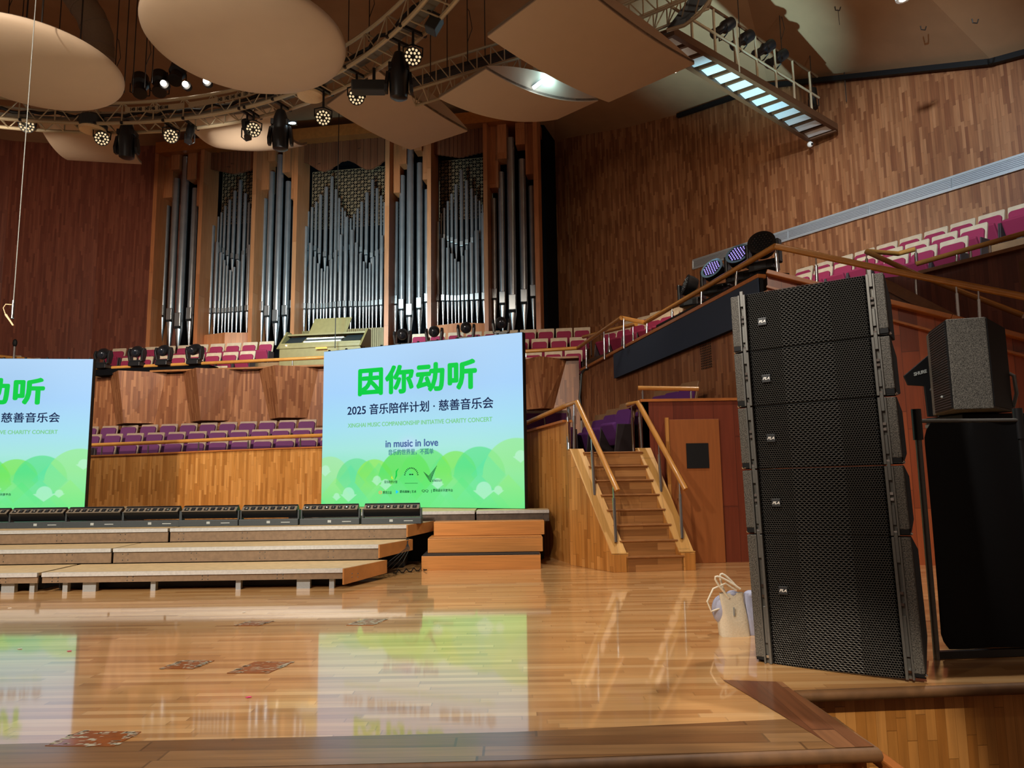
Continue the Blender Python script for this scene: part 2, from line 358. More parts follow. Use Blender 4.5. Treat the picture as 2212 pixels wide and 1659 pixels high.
# apron faces below the edge
b = MB()
for i in range(5):
    p, q = edge[i], edge[i + 1]; off = Vector((0, .09, 0)) if i != 3 else Vector((-.06, 0, 0))
    b.add([p + off + Vector((0, 0, -1.27)), q + off + Vector((0, 0, -1.27)), q + off, p + off], [(0, 1, 2, 3)])
struct(b.build('wall_apron', M['light'], recalc=False))
# low side board of the lift well beside the stage corner
b = MB(); b.bar((C1.x + .07, C1.y + .5, -.10), (C1.x + .13, 1.2, -.10), .06, .06); struct(b.build('trim_4', M['captop'], bevel=.01))
struct(MB().bar((C1.x + .02, C1.y, -.62), (C1.x + .08, 1.0, -.62), .06, 1.0).build('wall_well', M['light']))
# ---- lower choir front wall (curved), its cap and the terraces behind it
LW = [PY(x, y, Y) for x, y, Y in ((60, 990, 17.9), (205, 984.5, 17.45), (330, 980, 17.2), (468, 974, 16.8), (600, 969, 16.4), (690, 966, 16.1), (900, 951, 14.8), (1060, 939, 13.3), (1136, 934, 12.2), (1226, 909, 10.42))]
b = MB()
for p, q in zip(LW[:-1], LW[1:]):
    b.add([(p.x, p.y, 0), (q.x, q.y, 0), q, p], [(0, 1, 2, 3)])
struct(b.build('wall_choir', M['light'], recalc=False))
b = MB()
for p, q in zip(LW[:-1], LW[1:]): b.bar(p + Vector((0, .05, .0)), q + Vector((0, .05, .0)), .16, .035)
struct(b.build('trim_5', M['captop']))
def off_line(L, d, z=None):                          # shift a plan polyline upstage/outwards
    out = []
    for i, p in enumerate(L):
        a = L[max(0, i - 1)]; c = L[min(len(L) - 1, i + 1)]; t = (c - a); t.z = 0; t.normalize()
        n = Vector((-t.y, t.x, 0)); q = p + n * d; out.append(Vector((q.x, q.y, p.z if z is None else z)))
    return out
b = MB()
for k, (d0, d1, z) in enumerate(((.05, .92, 1.34), (.92, 1.74, 1.64), (1.74, 3.2, 1.91))):
    A, B = off_line(LW[:8], d0, z), off_line(LW[:8], d1, z)
    for i in range(len(A) - 1):
        p, q, r, s_ = A[i], A[i + 1], B[i + 1], B[i]
        b.add([p, q, r, s_, p - Vector((0, 0, .6)), q - Vector((0, 0, .6))], [(0, 1, 2, 3), (4, 5, 1, 0)])
struct(b.build('floor_choir', M['terr'], recalc=False))
# ---- upper balcony front with tapering wedges
BT = [PY(x, y, Y) for x, y, Y in ((-160, 829, 20.6), (205, 815.5, 20.0), (696, 793, 19.15), (1250, 769, 18.3))]
BB = [PY(x, y, Y) for x, y, Y in ((-160, 940, 20.6), (205, 921, 20.0), (696, 902, 19.15), (1250, 880, 18.3))]
zt = sum(p.z for p in BT[1:]) / 3; zb = 1.7
b = MB()
for i in range(3): b.add([(BT[i].x, BT[i].y, zb), (BT[i + 1].x, BT[i + 1].y, zb), BT[i + 1], BT[i]], [(0, 1, 2, 3)])
bA, bB_ = BT[1], BT[3]
def on_b(x, y, off=0.0): return PV(x, y, (bA.x, bA.y), (bB_.x, bB_.y), off)
for (tl, tm, tr, bl, bm_, br) in ((74, 126, 200, 92, 126, 172), (236, 289, 361, 251, 289, 333), (395, 452, 524, 411, 452, 496), (558, 617, 691, 582, 618, 666), (1116, 1170, 1224, 1130, 1178, 1196)):
    ty = lambda x: 815.5 + (x - 205) * -.0445
    by = lambda x: 919 + (x - 205) * -.036
    nrm = Vector((bB_.y - bA.y, -(bB_.x - bA.x), 0)).normalized()
    T = [on_b(tl, ty(tl)), on_b(tm, ty(tm)) + nrm * .66, on_b(tr, ty(tr))]; Bq = [on_b(bl, by(bl)), on_b(bm_, by(bm_)) + nrm * .43, on_b(br, by(br))]
    for p in T: p.z = zt + .0
    b.add(T + Bq, [(3, 4, 1, 0), (4, 5, 2, 1), (2, 1, 0), (3, 5, 4)])
struct(b.build('wall_balcony', M['wall'], recalc=False))
b = MB()
for p, q in zip(BT[:-1], BT[1:]): b.bar(Vector((p.x, p.y - .05, zt + .02)), Vector((q.x, q.y - .05, zt + .02)), .3, .05)
struct(b.build('trim_6', M['cap']))
# upper terraces
def strip(b, A, B, drop=.7):
    for i in range(len(A) - 1):
        p, q, r, s_ = A[i], A[i + 1], B[i + 1], B[i]
        b.add([p, q, r, s_, p - Vector((0, 0, drop)), q - Vector((0, 0, drop))], [(0, 1, 2, 3), (4, 5, 1, 0)])
    return b
b = MB(); UZ = (4.0, 4.35, 4.78)
for k, (d0, d1) in enumerate(((.05, 1.0), (1.0, 1.9), (1.9, 4.5))): strip(b, off_line(BT, d0, UZ[k]), off_line(BT, d1, UZ[k]))
struct(b.build('floor_balcony', M['terr'], recalc=False))
# ---- side terrace front wall (carries the banner) and stage-right stair wall
TA, TB, TC = Vector((1.86, 18.5, 0)), Vector((3.92, 10.55, 0)), Vector((7.4, 9.0, 0))
def on_t(x, y, off=0.0): return PV(x, y, TA, TB, off)
def on_s(x, y, off=0.0): return PV(x, y, TB, TC, off)
ztL, ztR = on_t(1275, 795).z, on_t(1652, 596).z
b = MB().add([(TA.x, TA.y, 0), (TB.x, TB.y, 0), (TB.x, TB.y, ztR), (TA.x, TA.y, ztL)], [(0, 1, 2, 3)])
struct(b.build('wall_terrace', M['wall'], recalc=False))
s0, s1, s2 = on_s(1657, 594), on_s(2052, 692), on_s(2330, 770)
b = MB().add([(TB.x, TB.y, -.0), (s2.x, s2.y, 0), s2, s1, s0], [(0, 1, 2, 3, 4)]); struct(b.build('wall_stair', M['red'], recalc=False))
b = MB(); b.bar(s0 + Vector((-.02, -.05, .02)), s1 + Vector((-.02, -.05, .02)), .22, .07); b.bar(s1 + Vector((-.02, -.05, .02)), s2 + Vector((0, -.05, .02)), .22, .07)
b.bar(Vector((TB.x, TB.y, ztR + .02)), Vector((TA.x, TA.y, ztL + .02)), .16, .07)
struct(b.build('trim_7', M['captop'], bevel=.012))
b = MB(); b.bar(s0 + Vector((-.03, -.04, -.2)), s2 + Vector((-.03, -.04, -.2)), .1, .03); struct(b.build('trim_8', M['captop']))
# the inner wall of the terrace stair and the dark parapet in front of the side seats
p0, p1 = PY(1905, 604, 11.4), PY(2085, 690, 10.6); nS = Vector((.38, .9, 0)).normalized()
q0 = PY(1985, 592, 12.0); q1 = PY(2260, 523, 10.7)
b = MB(); b.add([(q0.x, q0.y, 2.0), (q1.x, q1.y, 2.0), q1, q0], [(0, 1, 2, 3)]); 
u0 = PY(1800, 612, 12.4); b.add([(u0.x, u0.y, 2), (q0.x, q0.y, 2.0), q0, u0], [(0, 1, 2, 3)])
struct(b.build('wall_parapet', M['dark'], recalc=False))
b = MB().bar(q0 + Vector((0, -.03, 0)), q1 + Vector((0, -.03, 0)), .2, .06); struct(b.build('trim_9', M['cap']))
b = MB().bar(p0 + Vector((0, 0, -.05)), p1 + Vector((0, 0, -.1)), .12, .16); struct(b.build('trim_10', M['cap']))
b = MB().slab([p0 + Vector((0, 0, -.02)), p1 + Vector((0, 0, -.02)), (p1.x, p1.y, 2), (p0.x, p0.y, 2)], (0, .1, 0)); struct(b.build('wall_ramp', M['wall']))
# side seating terraces: rows run along SR, stepping outwards along SN
SR = Vector((.51, -.86, 0)).normalized(); SN = Vector((.86, .51, 0)).normalized(); SB = Vector((8.9, 15.2, 0))
b = MB()
for k, z in ((0, 5.55), (1, 5.08), (2, 4.62)):
    A = [SB + SR * t - SN * (.98 * k + .75) for t in ((-4.6, -4.2, -.6)[k], 4)]; Bq = [SB + SR * t - SN * (.98 * k - .35) for t in ((-4.6, -4.2, -.6)[k], 4)]
    strip(b, [Vector((p.x, p.y, z)) for p in A], [Vector((p.x, p.y, z)) for p in Bq], 2.6)
struct(b.build('floor_terrace', M['terr'], recalc=False))
b = MB(); A = [Vector((1.9, 19.0, 4.3)), Vector((4.0, 10.7, 4.0))]; Bq = [SB + SR * t - SN * 2.6 + Vector((0, 0, 4.3)) for t in (-9, -1.5)]
b.add([A[0], A[1], Bq[1], Bq[0]], [(0, 1, 2, 3)]); struct(b.build('floor_aisle', M['terr'], recalc=False))
# ---- big walls
RW = [Vector((1.7, 24.4, 0)), Vector((2.6, 23.6, 0)), Vector((4.0, 22.5, 0)), Vector((5.5, 21.05, 0)), Vector((7.33, 18.4, 0)), Vector((10.36, 13.95, 0)), Vector((14.2, 8.2, 0)), Vector((15.5, 2, 0))]
RZ = [13.4, 13.2, 12.9, 12.6, 12.05, 9.95, 8.6, 8.6]
b = MB()
for i in range(len(RW) - 1):
    p, q = RW[i], RW[i + 1]; b.add([(p.x, p.y, 3), (q.x, q.y, 3), (q.x, q.y, RZ[i + 1]), (p.x, p.y, RZ[i])], [(0, 1, 2, 3)])
struct(b.build('wall_right', M['wall'], recalc=False))
LWL = [Vector((-26, 19, 0)), Vector((-20.5, 23.2, 0)), Vector((-18.2, 24.2, 0)), Vector((-15.2, 24.75, 0)), Vector((-12.1, 24.7, 0))]
b = MB()
for p, q in zip(LWL[:-1], LWL[1:]): b.add([(p.x, p.y, 3), (q.x, q.y, 3), (q.x, q.y, 13.6), (p.x, p.y, 13.6)], [(0, 1, 2, 3)])
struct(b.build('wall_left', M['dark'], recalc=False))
b = MB(); p, q = O0 - ON * .75 - OD * .2, Vector((1.75, 24.5, 0)); q2 = O1 - ON * 1.3 + OD * .1
b.add([(p.x, p.y, 3), (q2.x, q2.y, 3), (q2.x, q2.y, 13.6), (p.x, p.y, 13.6), (q.x, q.y, 3), (q.x, q.y, 13.6)], [(0, 1, 2, 3), (1, 4, 5, 2)])
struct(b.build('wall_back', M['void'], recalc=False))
# low panel wall right of the balcony seats
a0, a1 = PY(1262, 706, 21.4), PY(1345, 704, 20.0)
b = MB().slab([(a0.x, a0.y, 3.5), (a1.x, a1.y, 3.5), (a1.x, a1.y, a1.z), (a0.x, a0.y, a0.z)], (.1, .1, 0)); struct(b.build('wall_aisle', M['wall']))
# ---- ceiling
b = MB(); inner = [Vector((-6, 2, 12.6)), Vector((2.5, 2, 12.6)), Vector((3.0, 10, 13.0)), Vector((1.2, 17, 13.3)), Vector((-6, 19, 13.5)), Vector((-13, 17, 13.5)), Vector((-18, 8, 13.2))]
rt = [Vector((p.x, p.y, z)) for p, z in zip(RW, RZ)]
lt = [Vector((p.x, p.y, 13.6)) for p in LWL]
vs = inner + rt + lt
i0 = len(inner); l0 = i0 + len(rt)
b.add(vs, [(0, 1, 2, 3, 4, 5, 6), (1, i0 + 7, i0 + 6, 2), (2, i0 + 6, i0 + 5), (2, i0 + 5, i0 + 4, 3), (3, i0 + 4, i0 + 3), (3, i0 + 3, i0 + 2, i0 + 1, i0), (3, i0, 4), (4, i0, l0 + 4), (4, l0 + 4, l0 + 3, 5), (5, l0 + 3, l0 + 2), (5, l0 + 2, l0 + 1), (5, l0 + 1, l0, 6)])
struct(b.build('ceiling', M['ceil'], recalc=False))
b = MB()
for i in range(3, 6): b.bar(rt[i] + Vector((-.1, -.1, -.12)), rt[i + 1] + Vector((-.1, -.1, -.12)), .12, .12)
struct(b.build('trim_11', M['black']))
# air-return strip on the right wall
vA, vB = RW[4], RW[5]
def on_r(x, y, off=0.0): return PV(x, y, RW[4], RW[5], off)
t0, t1 = on_r(1497, 563, .04), on_r(2230, 327, .04); t2, t3 = on_r(2230, 356, .04), on_r(1497, 581, .04)
vent = thing('air_vent', 'long perforated aluminium air strip rising across the right wood wall', 'vent', t3)
nR = Vector((RW[5].y - RW[4].y, -(RW[5].x - RW[4].x), 0)).normalized() * -1
b = MB(); b.bar(t0, t1, .05, .05); b.bar(t3, t2, .05, .05); b.bar(t0, t3, .05, .05); b.bar(t1, t2, .05, .05)
for f in (.37, .62, .83): b.bar(t0.lerp(t1, f), t3.lerp(t2, f), .03, .04)
b.build('frame', M['vent'], vent)
b = MB()
for k in range(1, 7):
    f = k / 7; b.bar(t0.lerp(t3, f), t1.lerp(t2, f), .02, .022)
b.build('slats', M['vent'], vent)
MB().add([t0 - nR * .0, t1, t2, t3], [(0, 1, 2, 3)]).build('mesh_panel', M['ventin'], vent)

def pxof(p):
    c = RM.transposed() @ (Vector(p) - Vector((0, 0, CAMZ))); return (CX + FPX * c.x / -c.z, CY - FPX * c.y / -c.z)
# =================================================================== PIPE ORGAN
def on_o(x, y, off=0.0): return PV(x, y, O0, O1, off)
organ = thing('pipe_organ', 'tall concert organ of silver pipes in an oak case above the choir seats', 'organ', on_o(640, 742))
def opipe(nm, xm, y0, y1, yf, xt, yt, wpx, off):
    """xm: axis at the mouth, y0..y1 mouth, yf foot tip, (xt,yt) top, wpx width"""
    p = on_o(xm, y1, off); r = wpx * p.y / FPX / 2 * .985
    zt_ = on_o(xt, yt, off).z; zf = on_o(xm, yf, off).z; zm1 = on_o(xm, y0, off).z; zm0 = p.z
    o = MB().tube([(p.x, p.y, zf), (p.x, p.y, zm0 - .02), (p.x, p.y, zm0), (p.x, p.y, zt_)], [r * .28, r, r, r], 16).build(nm, M['pipe'], organ, smooth=True)
    h = zm1 - zm0; c = Vector((p.x, p.y, 0)) + ON * r * .80
    M3 = Matrix((OD, -ON, Vector((0, 0, 1)))).transposed()
    MB().box((c.x, c.y, zm0 + h * .58), (r * 1.75, r * .5, h * .84), M3).build('mouth', M['mouth'], o, bevel=r * .15)
    MB().box((c.x, c.y, zm0 + h * .09), (r * 1.7, r * .42, h * .14), M3).build('mouth_slot', M['slot'], o)
    return o
q4 = lambda x, y: (320 + x / 3.0717, 260 + y / 3.0717)
q5 = lambda x, y: (760 + x / 3.072, 260 + y / 3.072)
TW = [(q4, 1495, [(95, 1230, 1310, 140, 568, 36), (148, 1250, 1342, 190, 390, 47), (205, 1280, 1388, 253, 248, 50), (278, 1245, 1338, 308, 455, 44), (335, 1222, 1298, 355, 614, 38)]),
      (q4, 1478, [(755, 1205, 1280, 780, 522, 36), (795, 1232, 1312, 827, 345, 42), (850, 1260, 1352, 877, 235, 47), (910, 1230, 1307, 927, 410, 42), (960, 1195, 1257, 972, 575, 36)]),
      (q5, 1425, [(290, 1165, 1232, 294, 545, 37), (332, 1188, 1268, 340, 370, 42), (385, 1220, 1312, 385, 195, 50), (449, 1178, 1262, 442, 287, 42), (499, 1150, 1217, 495, 463, 36)]),
      (q5, 1388, [(948, 1120, 1197, 938, 522, 40), (1001, 1140, 1232, 992, 348, 47), (1069, 1160, 1282, 1050, 122, 56), (1145, 1125, 1227, 1125, 263, 52), (1205, 1095, 1187, 1188, 440, 44)])]
for q, yf, L in TW:
    for k, (xm, y0, y1, xt, yt, w) in enumerate(L):
        a = q(xm, y0); c = q(xm, y1); t = q(xt, yt)
        opipe('tower_pipe', a[0], a[1], c[1], q(0, yf + (0, 8, 14, 6, 0)[k])[1], t[0], t[1], w / 3.072, (.10, .22, .34, .22, .10)[k])
# fields between the towers: an upper rank behind a lower rank
c1 = lambda x, y: (640 + x / 7.543, 340 + y / 7.543)
c2 = lambda x, y: (640 + x / 7.9, 530 + y / 7.9)
F1u = [q4(x, y) for x, y in zip([452, 470, 490, 513, 541, 573, 608, 645, 672, 692, 712], [670, 640, 612, 570, 530, 470, 400, 487, 547, 590, 625])]
F1l = [q4(x, y) for x, y in zip([435, 465, 488, 510, 529, 548, 568, 597, 628, 668, 705], [700, 810, 878, 928, 965, 995, 975, 935, 895, 830, 720])]
F1m = [440 + x / 7.54 for x in (98, 180, 246, 306, 356, 412, 470, 541, 612, 710, 808)]
F2u = [c1(x, y) for x, y in ((200, 885), (260, 815), (325, 730), (395, 615), (485, 490), (575, 320), (645, 525), (702, 670), (757, 825), (800, 880), (845, 960), (888, 1000), (942, 930), (1000, 838), (1065, 730), (1148, 580), (1240, 375), (1315, 510), (1385, 630), (1437, 735), (1490, 810))]
F2m = [640 + x / 7.9 for x in (138, 224, 298, 360, 420, 470, 518, 583, 655, 740, 832, 932, 1013, 1085, 1145, 1197, 1247, 1303, 1370, 1448, 1540)]
F2l = [c1(165, 1130), c1(248, 1400), c2(318, 200), c2(380, 310), c2(435, 400), c2(485, 450), c2(538, 360), c2(605, 235), c2(670, 85), c1(735, 1265), c1(820, 980), c1(910, 1190), c1(975, 1395), c2(1092, 145), c2(1150, 280), c2(1207, 400), c2(1253, 300), c2(1312, 200), c2(1375, 75), c1(1390, 1280), c1(1475, 1000)]
F3u = [q5(x, y) for x, y in zip([575, 592, 612, 637, 663, 692, 728, 763, 797, 825, 850, 868, 884], [650, 620, 583, 540, 490, 428, 333, 402, 455, 500, 535, 560, 590])]
F3l = [q5(x, y) for x, y in zip([572, 605, 638, 665, 686, 706, 735, 762, 790, 825, 865], [677, 785, 848, 885, 920, 940, 900, 862, 812, 735, 618])]
F3m = [q5(x, 0)[0] for x in (570, 606, 638, 665, 688, 710, 735, 763, 797, 833, 880)]
def lower(tops, xm, yL, yR, mh, yfL, yfR, wf):
    n = len(tops)
    for i in range(n):
        f = i / (n - 1); sp = (xm[min(n - 1, i + 1)] - xm[max(0, i - 1)]) / (2 if 0 < i < n - 1 else 1)
        y1 = yL + (yR - yL) * f; h = mh * (.75 + .5 * (sp / 9.5))
        opipe('front_pipe', xm[i], y1 - h, y1, yfL + (yfR - yfL) * f, tops[i][0], tops[i][1], sp * wf, .06)
lower(F1l, F1m, 679, 674, 10, 726, 722, .80); lower(F2l, F2m, 670, 661, 11, 716, 711, .80); lower(F3l, F3m, 653, 651, 12, 704, 699, .82)
def upper(tops, ymid, dip, cx, half, lean):
    n = len(tops)
    for i, (x, y) in enumerate(tops):
        sp = (tops[min(n - 1, i + 1)][0] - tops[max(0, i - 1)][0]) / (2 if 0 < i < n - 1 else 1)
        y1 = ymid - dip * min(1, abs(x - cx) / half)
        opipe('upper_pipe', x - lean, y1 - 13, y1, y1 + 34, x, y, max(4.0, sp * .74), -.12)
upper(F1u, 565, 18, 514, 30, 4)
upper(F2u[:11], 565, 22, 716, 34, 2); upper(F2u[11:], 560, 18, 806, 34, 1)
upper(F3u, 535, 16, 998, 40, -.5)
# case posts, cornices, lattices, valances
PB = [(340, 354, 9), (440, 452, 9), (555, 561, 9), (645, 652, 9), (844, 843, 10), (935, 937, 9), (1057, 1050, 9), (1167, 1158, 10)]
M3 = Matrix((OD, -ON, Vector((0, 0, 1)))).transposed()
ZT = 12.9; ZB = 4.75; pu = []
for xb, xt, w in PB:
    p = on_o(xb, 700, .30); pu.append(p); wd = w * p.y / FPX
    MB().box((p.x, p.y, (ZT + ZB) / 2), (wd, .9, ZT - ZB), M3).build('case_post', M['oak'], organ)
def fld(i, j, ytop, yv, y0, side):
    a, c = pu[i] - ON * .82, pu[j] - ON * .82
    zl = on_o((PB[i][1] + PB[j][1]) / 2, ytop).z
    zb_ = on_o((PB[i][1] + PB[j][1]) / 2, y0).z
    L = (c - a).length; b = MB(); n = max(4, round(L / .125)); d = L / n; m = round((zl - zb_) / d)
    base = lambda u, v: Vector((a.x, a.y, 0)) + OD * (u * d) + Vector((0, 0, zl - v * d))
    for u in range(n + 1): b.bar(base(u, 0), base(u, m), .011, .016, ON)
    for v in range(m + 1): b.bar(base(0, v), base(n, v), .011, .016, ON)
    for u in range(n):
        for v in range(m):
            if (u + v) % 2: b.bar(base(u, v), base(u + 1, v + 1), .009, .012, ON)
            else: b.bar(base(u + 1, v), base(u, v + 1), .009, .012, ON)
    b.build('lattice', M['lattice'], organ)
    b = MB(); k = 26                                    # scalloped fascia with upright slats, hanging over the lattice
    def fz(f): return yv(f)
    for s_ in range(k):
        f0, f1 = s_ / k, (s_ + 1) / k; p, q = a.lerp(c, f0) + ON * .86, a.lerp(c, f1) + ON * .86
        x0 = PB[i][1] + (PB[j][1] - PB[i][1]) * f0; x1 = PB[i][1] + (PB[j][1] - PB[i][1]) * f1
        z0, z1 = on_o(x0, fz(f0), .3).z, on_o(x1, fz(f1), .3).z
        bump_ = ON * (.03 * (s_ % 2))
        vs = [p + bump_, q + bump_]; b.slab([(vs[0].x, vs[0].y, z0), (vs[1].x, vs[1].y, z1), (vs[1].x, vs[1].y, ZT), (vs[0].x, vs[0].y, ZT)], -ON * .08)
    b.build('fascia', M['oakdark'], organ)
fld(1, 2, 356, lambda f: 366 + 13 * (1 - abs(2 * f - 1)) - 4 * f, 470, 0)
fld(3, 4, 352, lambda f: 362 + 11 * math.sin(f * 4 * PI - PI / 2) - 8 * f, 475, 0)
fld(5, 6, 330, lambda f: 333 + 11 * (1 - abs(2 * f - 1)) - 6 * f, 460, 0)
VAL = [(q4, [(137, 520), (187, 345), (248, 195), (308, 408), (357, 572)], 0), (q4, [(778, 468), (824, 290), (878, 180), (925, 362), (970, 527)], 2), (q5, [(292, 488), (335, 308), (388, 150), (442, 220), (492, 400)], 4), (q5, [(938, 455), (988, 275), (1050, 30), (1122, 180), (1186, 365)], 6)]
for q, L, i in VAL:
    a, c = pu[i], pu[i + 1]; n = len(L)
    for k, (x, y) in enumerate(L):
        X, Y = q(x, y); z = on_o(X, Y, .3).z; f0, f1 = k / n, (k + 1) / n
        p, r = a.lerp(c, f0 * .92 + .04), a.lerp(c, f1 * .92 + .04); fw = ON * (.10, .22, .34, .22, .10)[k]
        MB().slab([(p.x + fw.x, p.y + fw.y, z), (r.x + fw.x, r.y + fw.y, z), (r.x + fw.x, r.y + fw.y, ZT), (p.x + fw.x, p.y + fw.y, ZT)], -ON * .45).build('valance_board', M['oak'], organ)
for i, j, y0, y1 in ((1, 2, 722, 760), (5, 6, 702, 740)):
    a, c = pu[i], pu[j]; m = (a + c) / 2 + ON * .3; z = on_o(PB[i][0] + 50, y0, .3).z
    b = MB()
    for p, r in ((a + ON * .02, m), (m, c + ON * .02)): b.slab([(p.x, p.y, z - .75), (r.x, r.y, z - .75), (r.x, r.y, z), (p.x, p.y, z)], -ON * .3)
    b.build('plinth', M['oak'], organ)
a, c = pu[3] - ON * .12, pu[4] - ON * .12; z = on_o(745, 712, .1).z; b = MB(); n = 44
for k in range(n):
    p, r = a.lerp(c, k / n), a.lerp(c, (k + .82) / n); b.slab([(p.x, p.y, z - 1.0), (r.x, r.y, z - 1.0), (r.x, r.y, z), (p.x, p.y, z)], -ON * .1 + ON * .03 * (k % 2))
b.build('ribbed_plinth', M['console'], organ)
a, c = pu[0], pu[7]
MB().slab([(a.x, a.y, ZB - .6), (c.x, c.y, ZB - .6), (c.x, c.y, ZB + .12), (a.x, a.y, ZB + .12)], -ON * .4).build('base_beam', M['oak'], organ)
# soffit bridging the case and the ceiling
b = MB(); a, c = pu[0] + ON * .55, pu[7] + ON * .55
b.slab([(a.x, a.y, 12.55), (c.x, c.y, 12.55), (c.x - ON.x * 2.5, c.y - ON.y * 2.5, 12.9), (a.x - ON.x * 2.5, a.y - ON.y * 2.5, 12.9)], (0, 0, .4))
struct(b.build('trim_12', M['captop']))
# organ console
cp = PY(690, 762, 20.6); cons = thing('organ_console', 'pale wooden organ console with stacked keyboards and music desk at balcony rail', 'organ console', (cp.x, cp.y, 4.37), FACE + PI / 2)
def cpart(nm, m, fn, **k): b = MB(); fn(b); return b.build(nm, m, cons, world=False, **k)
cpart('case', M['console'], lambda b: (b.box((0, .35, .45), (2.6, .7, .9)), b.box((0, .02, .78), (2.6, .1, .12))), bevel=.02)
cpart('cheek', M['console'], lambda b: b.slab([(-1.34, -.1, .72), (-1.34, .75, .72), (-1.34, .75, 1.35), (-1.34, .5, 1.35)], (.06, 0, 0)))
cpart('cheek', M['console'], lambda b: b.slab([(1.28, -.1, .72), (1.28, .75, .72), (1.28, .75, 1.35), (1.28, .5, 1.35)], (.06, 0, 0)))
cpart('stop_jamb', M['keys'], lambda b: b.slab([(-1.2, .1, .9), (-.65, .1, .9), (-.65, .5, 1.15), (-1.2, .5, 1.15)], (0, .04, .02)))
cpart('stop_jamb', M['keys'], lambda b: b.slab([(.65, .1, .9), (1.2, .1, .9), (1.2, .5, 1.15), (.65, .5, 1.15)], (0, .04, .02)))
for k in range(4): cpart('keyboard', M['keys'] if k % 2 == 0 else M['ivory'], lambda b: b.box((0, .12 + .11 * k, .88 + .07 * k), (1.2, .13, .04)))
cpart('music_desk', M['console'], lambda b: b.slab([(-.62, .55, 1.28), (.62, .55, 1.28), (.72, .72, 1.78), (-.5, .72, 1.78)], (0, .03, 0)))
cpart('top_board', M['console'], lambda b: b.box((0, .62, 1.24), (2.66, .3, .05)))
cpart('work_lamp', M['warmlamp'], lambda b: b.box((.1, -.1, .69), (.34, .05, .03)))
cpart('pilot_light', M['lamp'], lambda b: b.ball((-1.05, -.05, .82), .018))
# =================================================================== SEATS
def make_seat(nm, shell, plush, legm, ch=.50, cw=.435):
    t = thing(nm, '', 'seat')
    tilt = Matrix.Rotation(math.radians(-12), 3, 'X')
    def slab_round(w, h, th, z0, y0, rr, wb=None):
        wb = wb or w; pts = [(-wb / 2, 0), (wb / 2, 0)]
        for k in range(6):
            a = k / 5 * PI / 2; pts.append((w / 2 - rr + rr * math.cos(a), h - rr + rr * math.sin(a)))
        for k in range(6):
            a = PI / 2 + k / 5 * PI / 2; pts.append((-w / 2 + rr + rr * math.cos(a), h - rr + rr * math.sin(a)))
        vs = []
        for d in (0, th):
            for x, z in pts: vs.append(tilt @ Vector((x, d, z)) + Vector((0, y0, z0)))
        n = len(pts)
        return MB().add(vs, [tuple(range(n)), tuple(range(2 * n - 1, n - 1, -1))] + [(i, n + i, n + (i + 1) % n, (i + 1) % n) for i in range(n)])
    slab_round(.50, .62, .045, .33, .05, .025, .46).build('back_shell', shell, t, world=False, bevel=.006, seg=1)
    slab_round(cw, ch, .06, .34, -.005, .07, cw - .03).build('back_cushion', plush, t, world=False, bevel=.015)
    b = MB().box((0, -.12, .41), (.43, .40, .09), Matrix.Rotation(math.radians(-62), 3, 'X')); b.build('seat_cushion', plush, t, world=False, bevel=.025)
    for s in (-1, 1):
        MB().slab([(s * .262, -.28, 0), (s * .262, .10, 0), (s * .262, .14, .56), (s * .262, -.20, .56)], (.022, 0, 0)).build('side_panel', legm, t, world=False, bevel=.006, seg=1)
    MB().box((0, .02, .17), (.10, .16, .34)).build('pedestal', legm, t, world=False)
    return t
PROTO = {}
ORD = ['first', 'second', 'third', 'fourth', 'fifth', 'sixth', 'seventh', 'eighth', 'ninth', 'tenth', 'eleventh', 'twelfth', 'thirteenth', 'fourteenth']
def seat(kind, p, rz, label, group):
    if kind not in PROTO:
        nm, sh, pl, lg = dict(red=('folding_seat', M['shell'], M['plush'], M['seatleg']), plum=('folding_seat', M['shell2'], M['plum'], M['seatleg']), violet=('folding_seat', M['seatback'], M['violet'], M['seatdark']))[kind]
        PROTO[kind] = make_seat(nm, sh, pl, lg, *((.555, .465) if kind == 'plum' else ())); o = PROTO[kind]; o.location = p; o.rotation_euler = (0, 0, rz); o['label'] = label
    else: o = dup(PROTO[kind], p, rz, label)
    o['group'] = group; return o
RZF = FACE + PI / 2; STOP = .93
def row(kind, xs, y0, y1, Y0, Y1, lab, group, rz=None, skip=()):
    n = len(xs); ps = []
    for i, x in enumerate(xs):
        f = (x - xs[0]) / (xs[-1] - xs[0]) if n > 1 else 0
        p = PY(x, y0 + (y1 - y0) * f, Y0 + (Y1 - Y0) * f); ps.append(p)
    z = sum(p.z for p in ps) / n - STOP
    for i, p in enumerate(ps):
        if i in skip: continue
        seat(kind, (p.x, p.y, p.z - STOP), RZF if rz is None else rz, lab % ORD[i], group)
    return z
cx_ = lambda L, s, o=0: [o + (a) / s for a in L]
z1 = row('plum', [210 + 43.0 * (i + .5) - 3 for i in range(-1, 11)], 921, 905.5, 19.68, 18.5, '%s plum seat from left in back row of lower choir between the two screens', 'lower choir seats between the screens')
z2 = row('plum', [217 + 45.6 * (i + .5) - 3 for i in range(-1, 11)], 938, 923, 18.85, 17.6, '%s plum seat from left in middle row of lower choir between the two screens', 'lower choir seats between the screens')
z3 = row('plum', [198 + 48.5 * (i + .5) for i in range(0, 11)], 958, 945, 18.0, 16.72, '%s plum seat from left in front row behind lower choir rail', 'lower choir seats between the screens')
UL = [232 + 35.6 * (i + .5) for i in range(10)]
row('red', UL, 751, 735.5, 22.7, 21.9, '%s red seat from left in back row at foot of organ, left half', 'upper choir seats left of the organ console')
row('red', [252 + 36.9 * (i + .5) for i in range(8)], 771, 756.5, 21.7, 20.9, '%s red seat from left in middle row of balcony beside moving heads', 'upper choir seats left of the organ console')
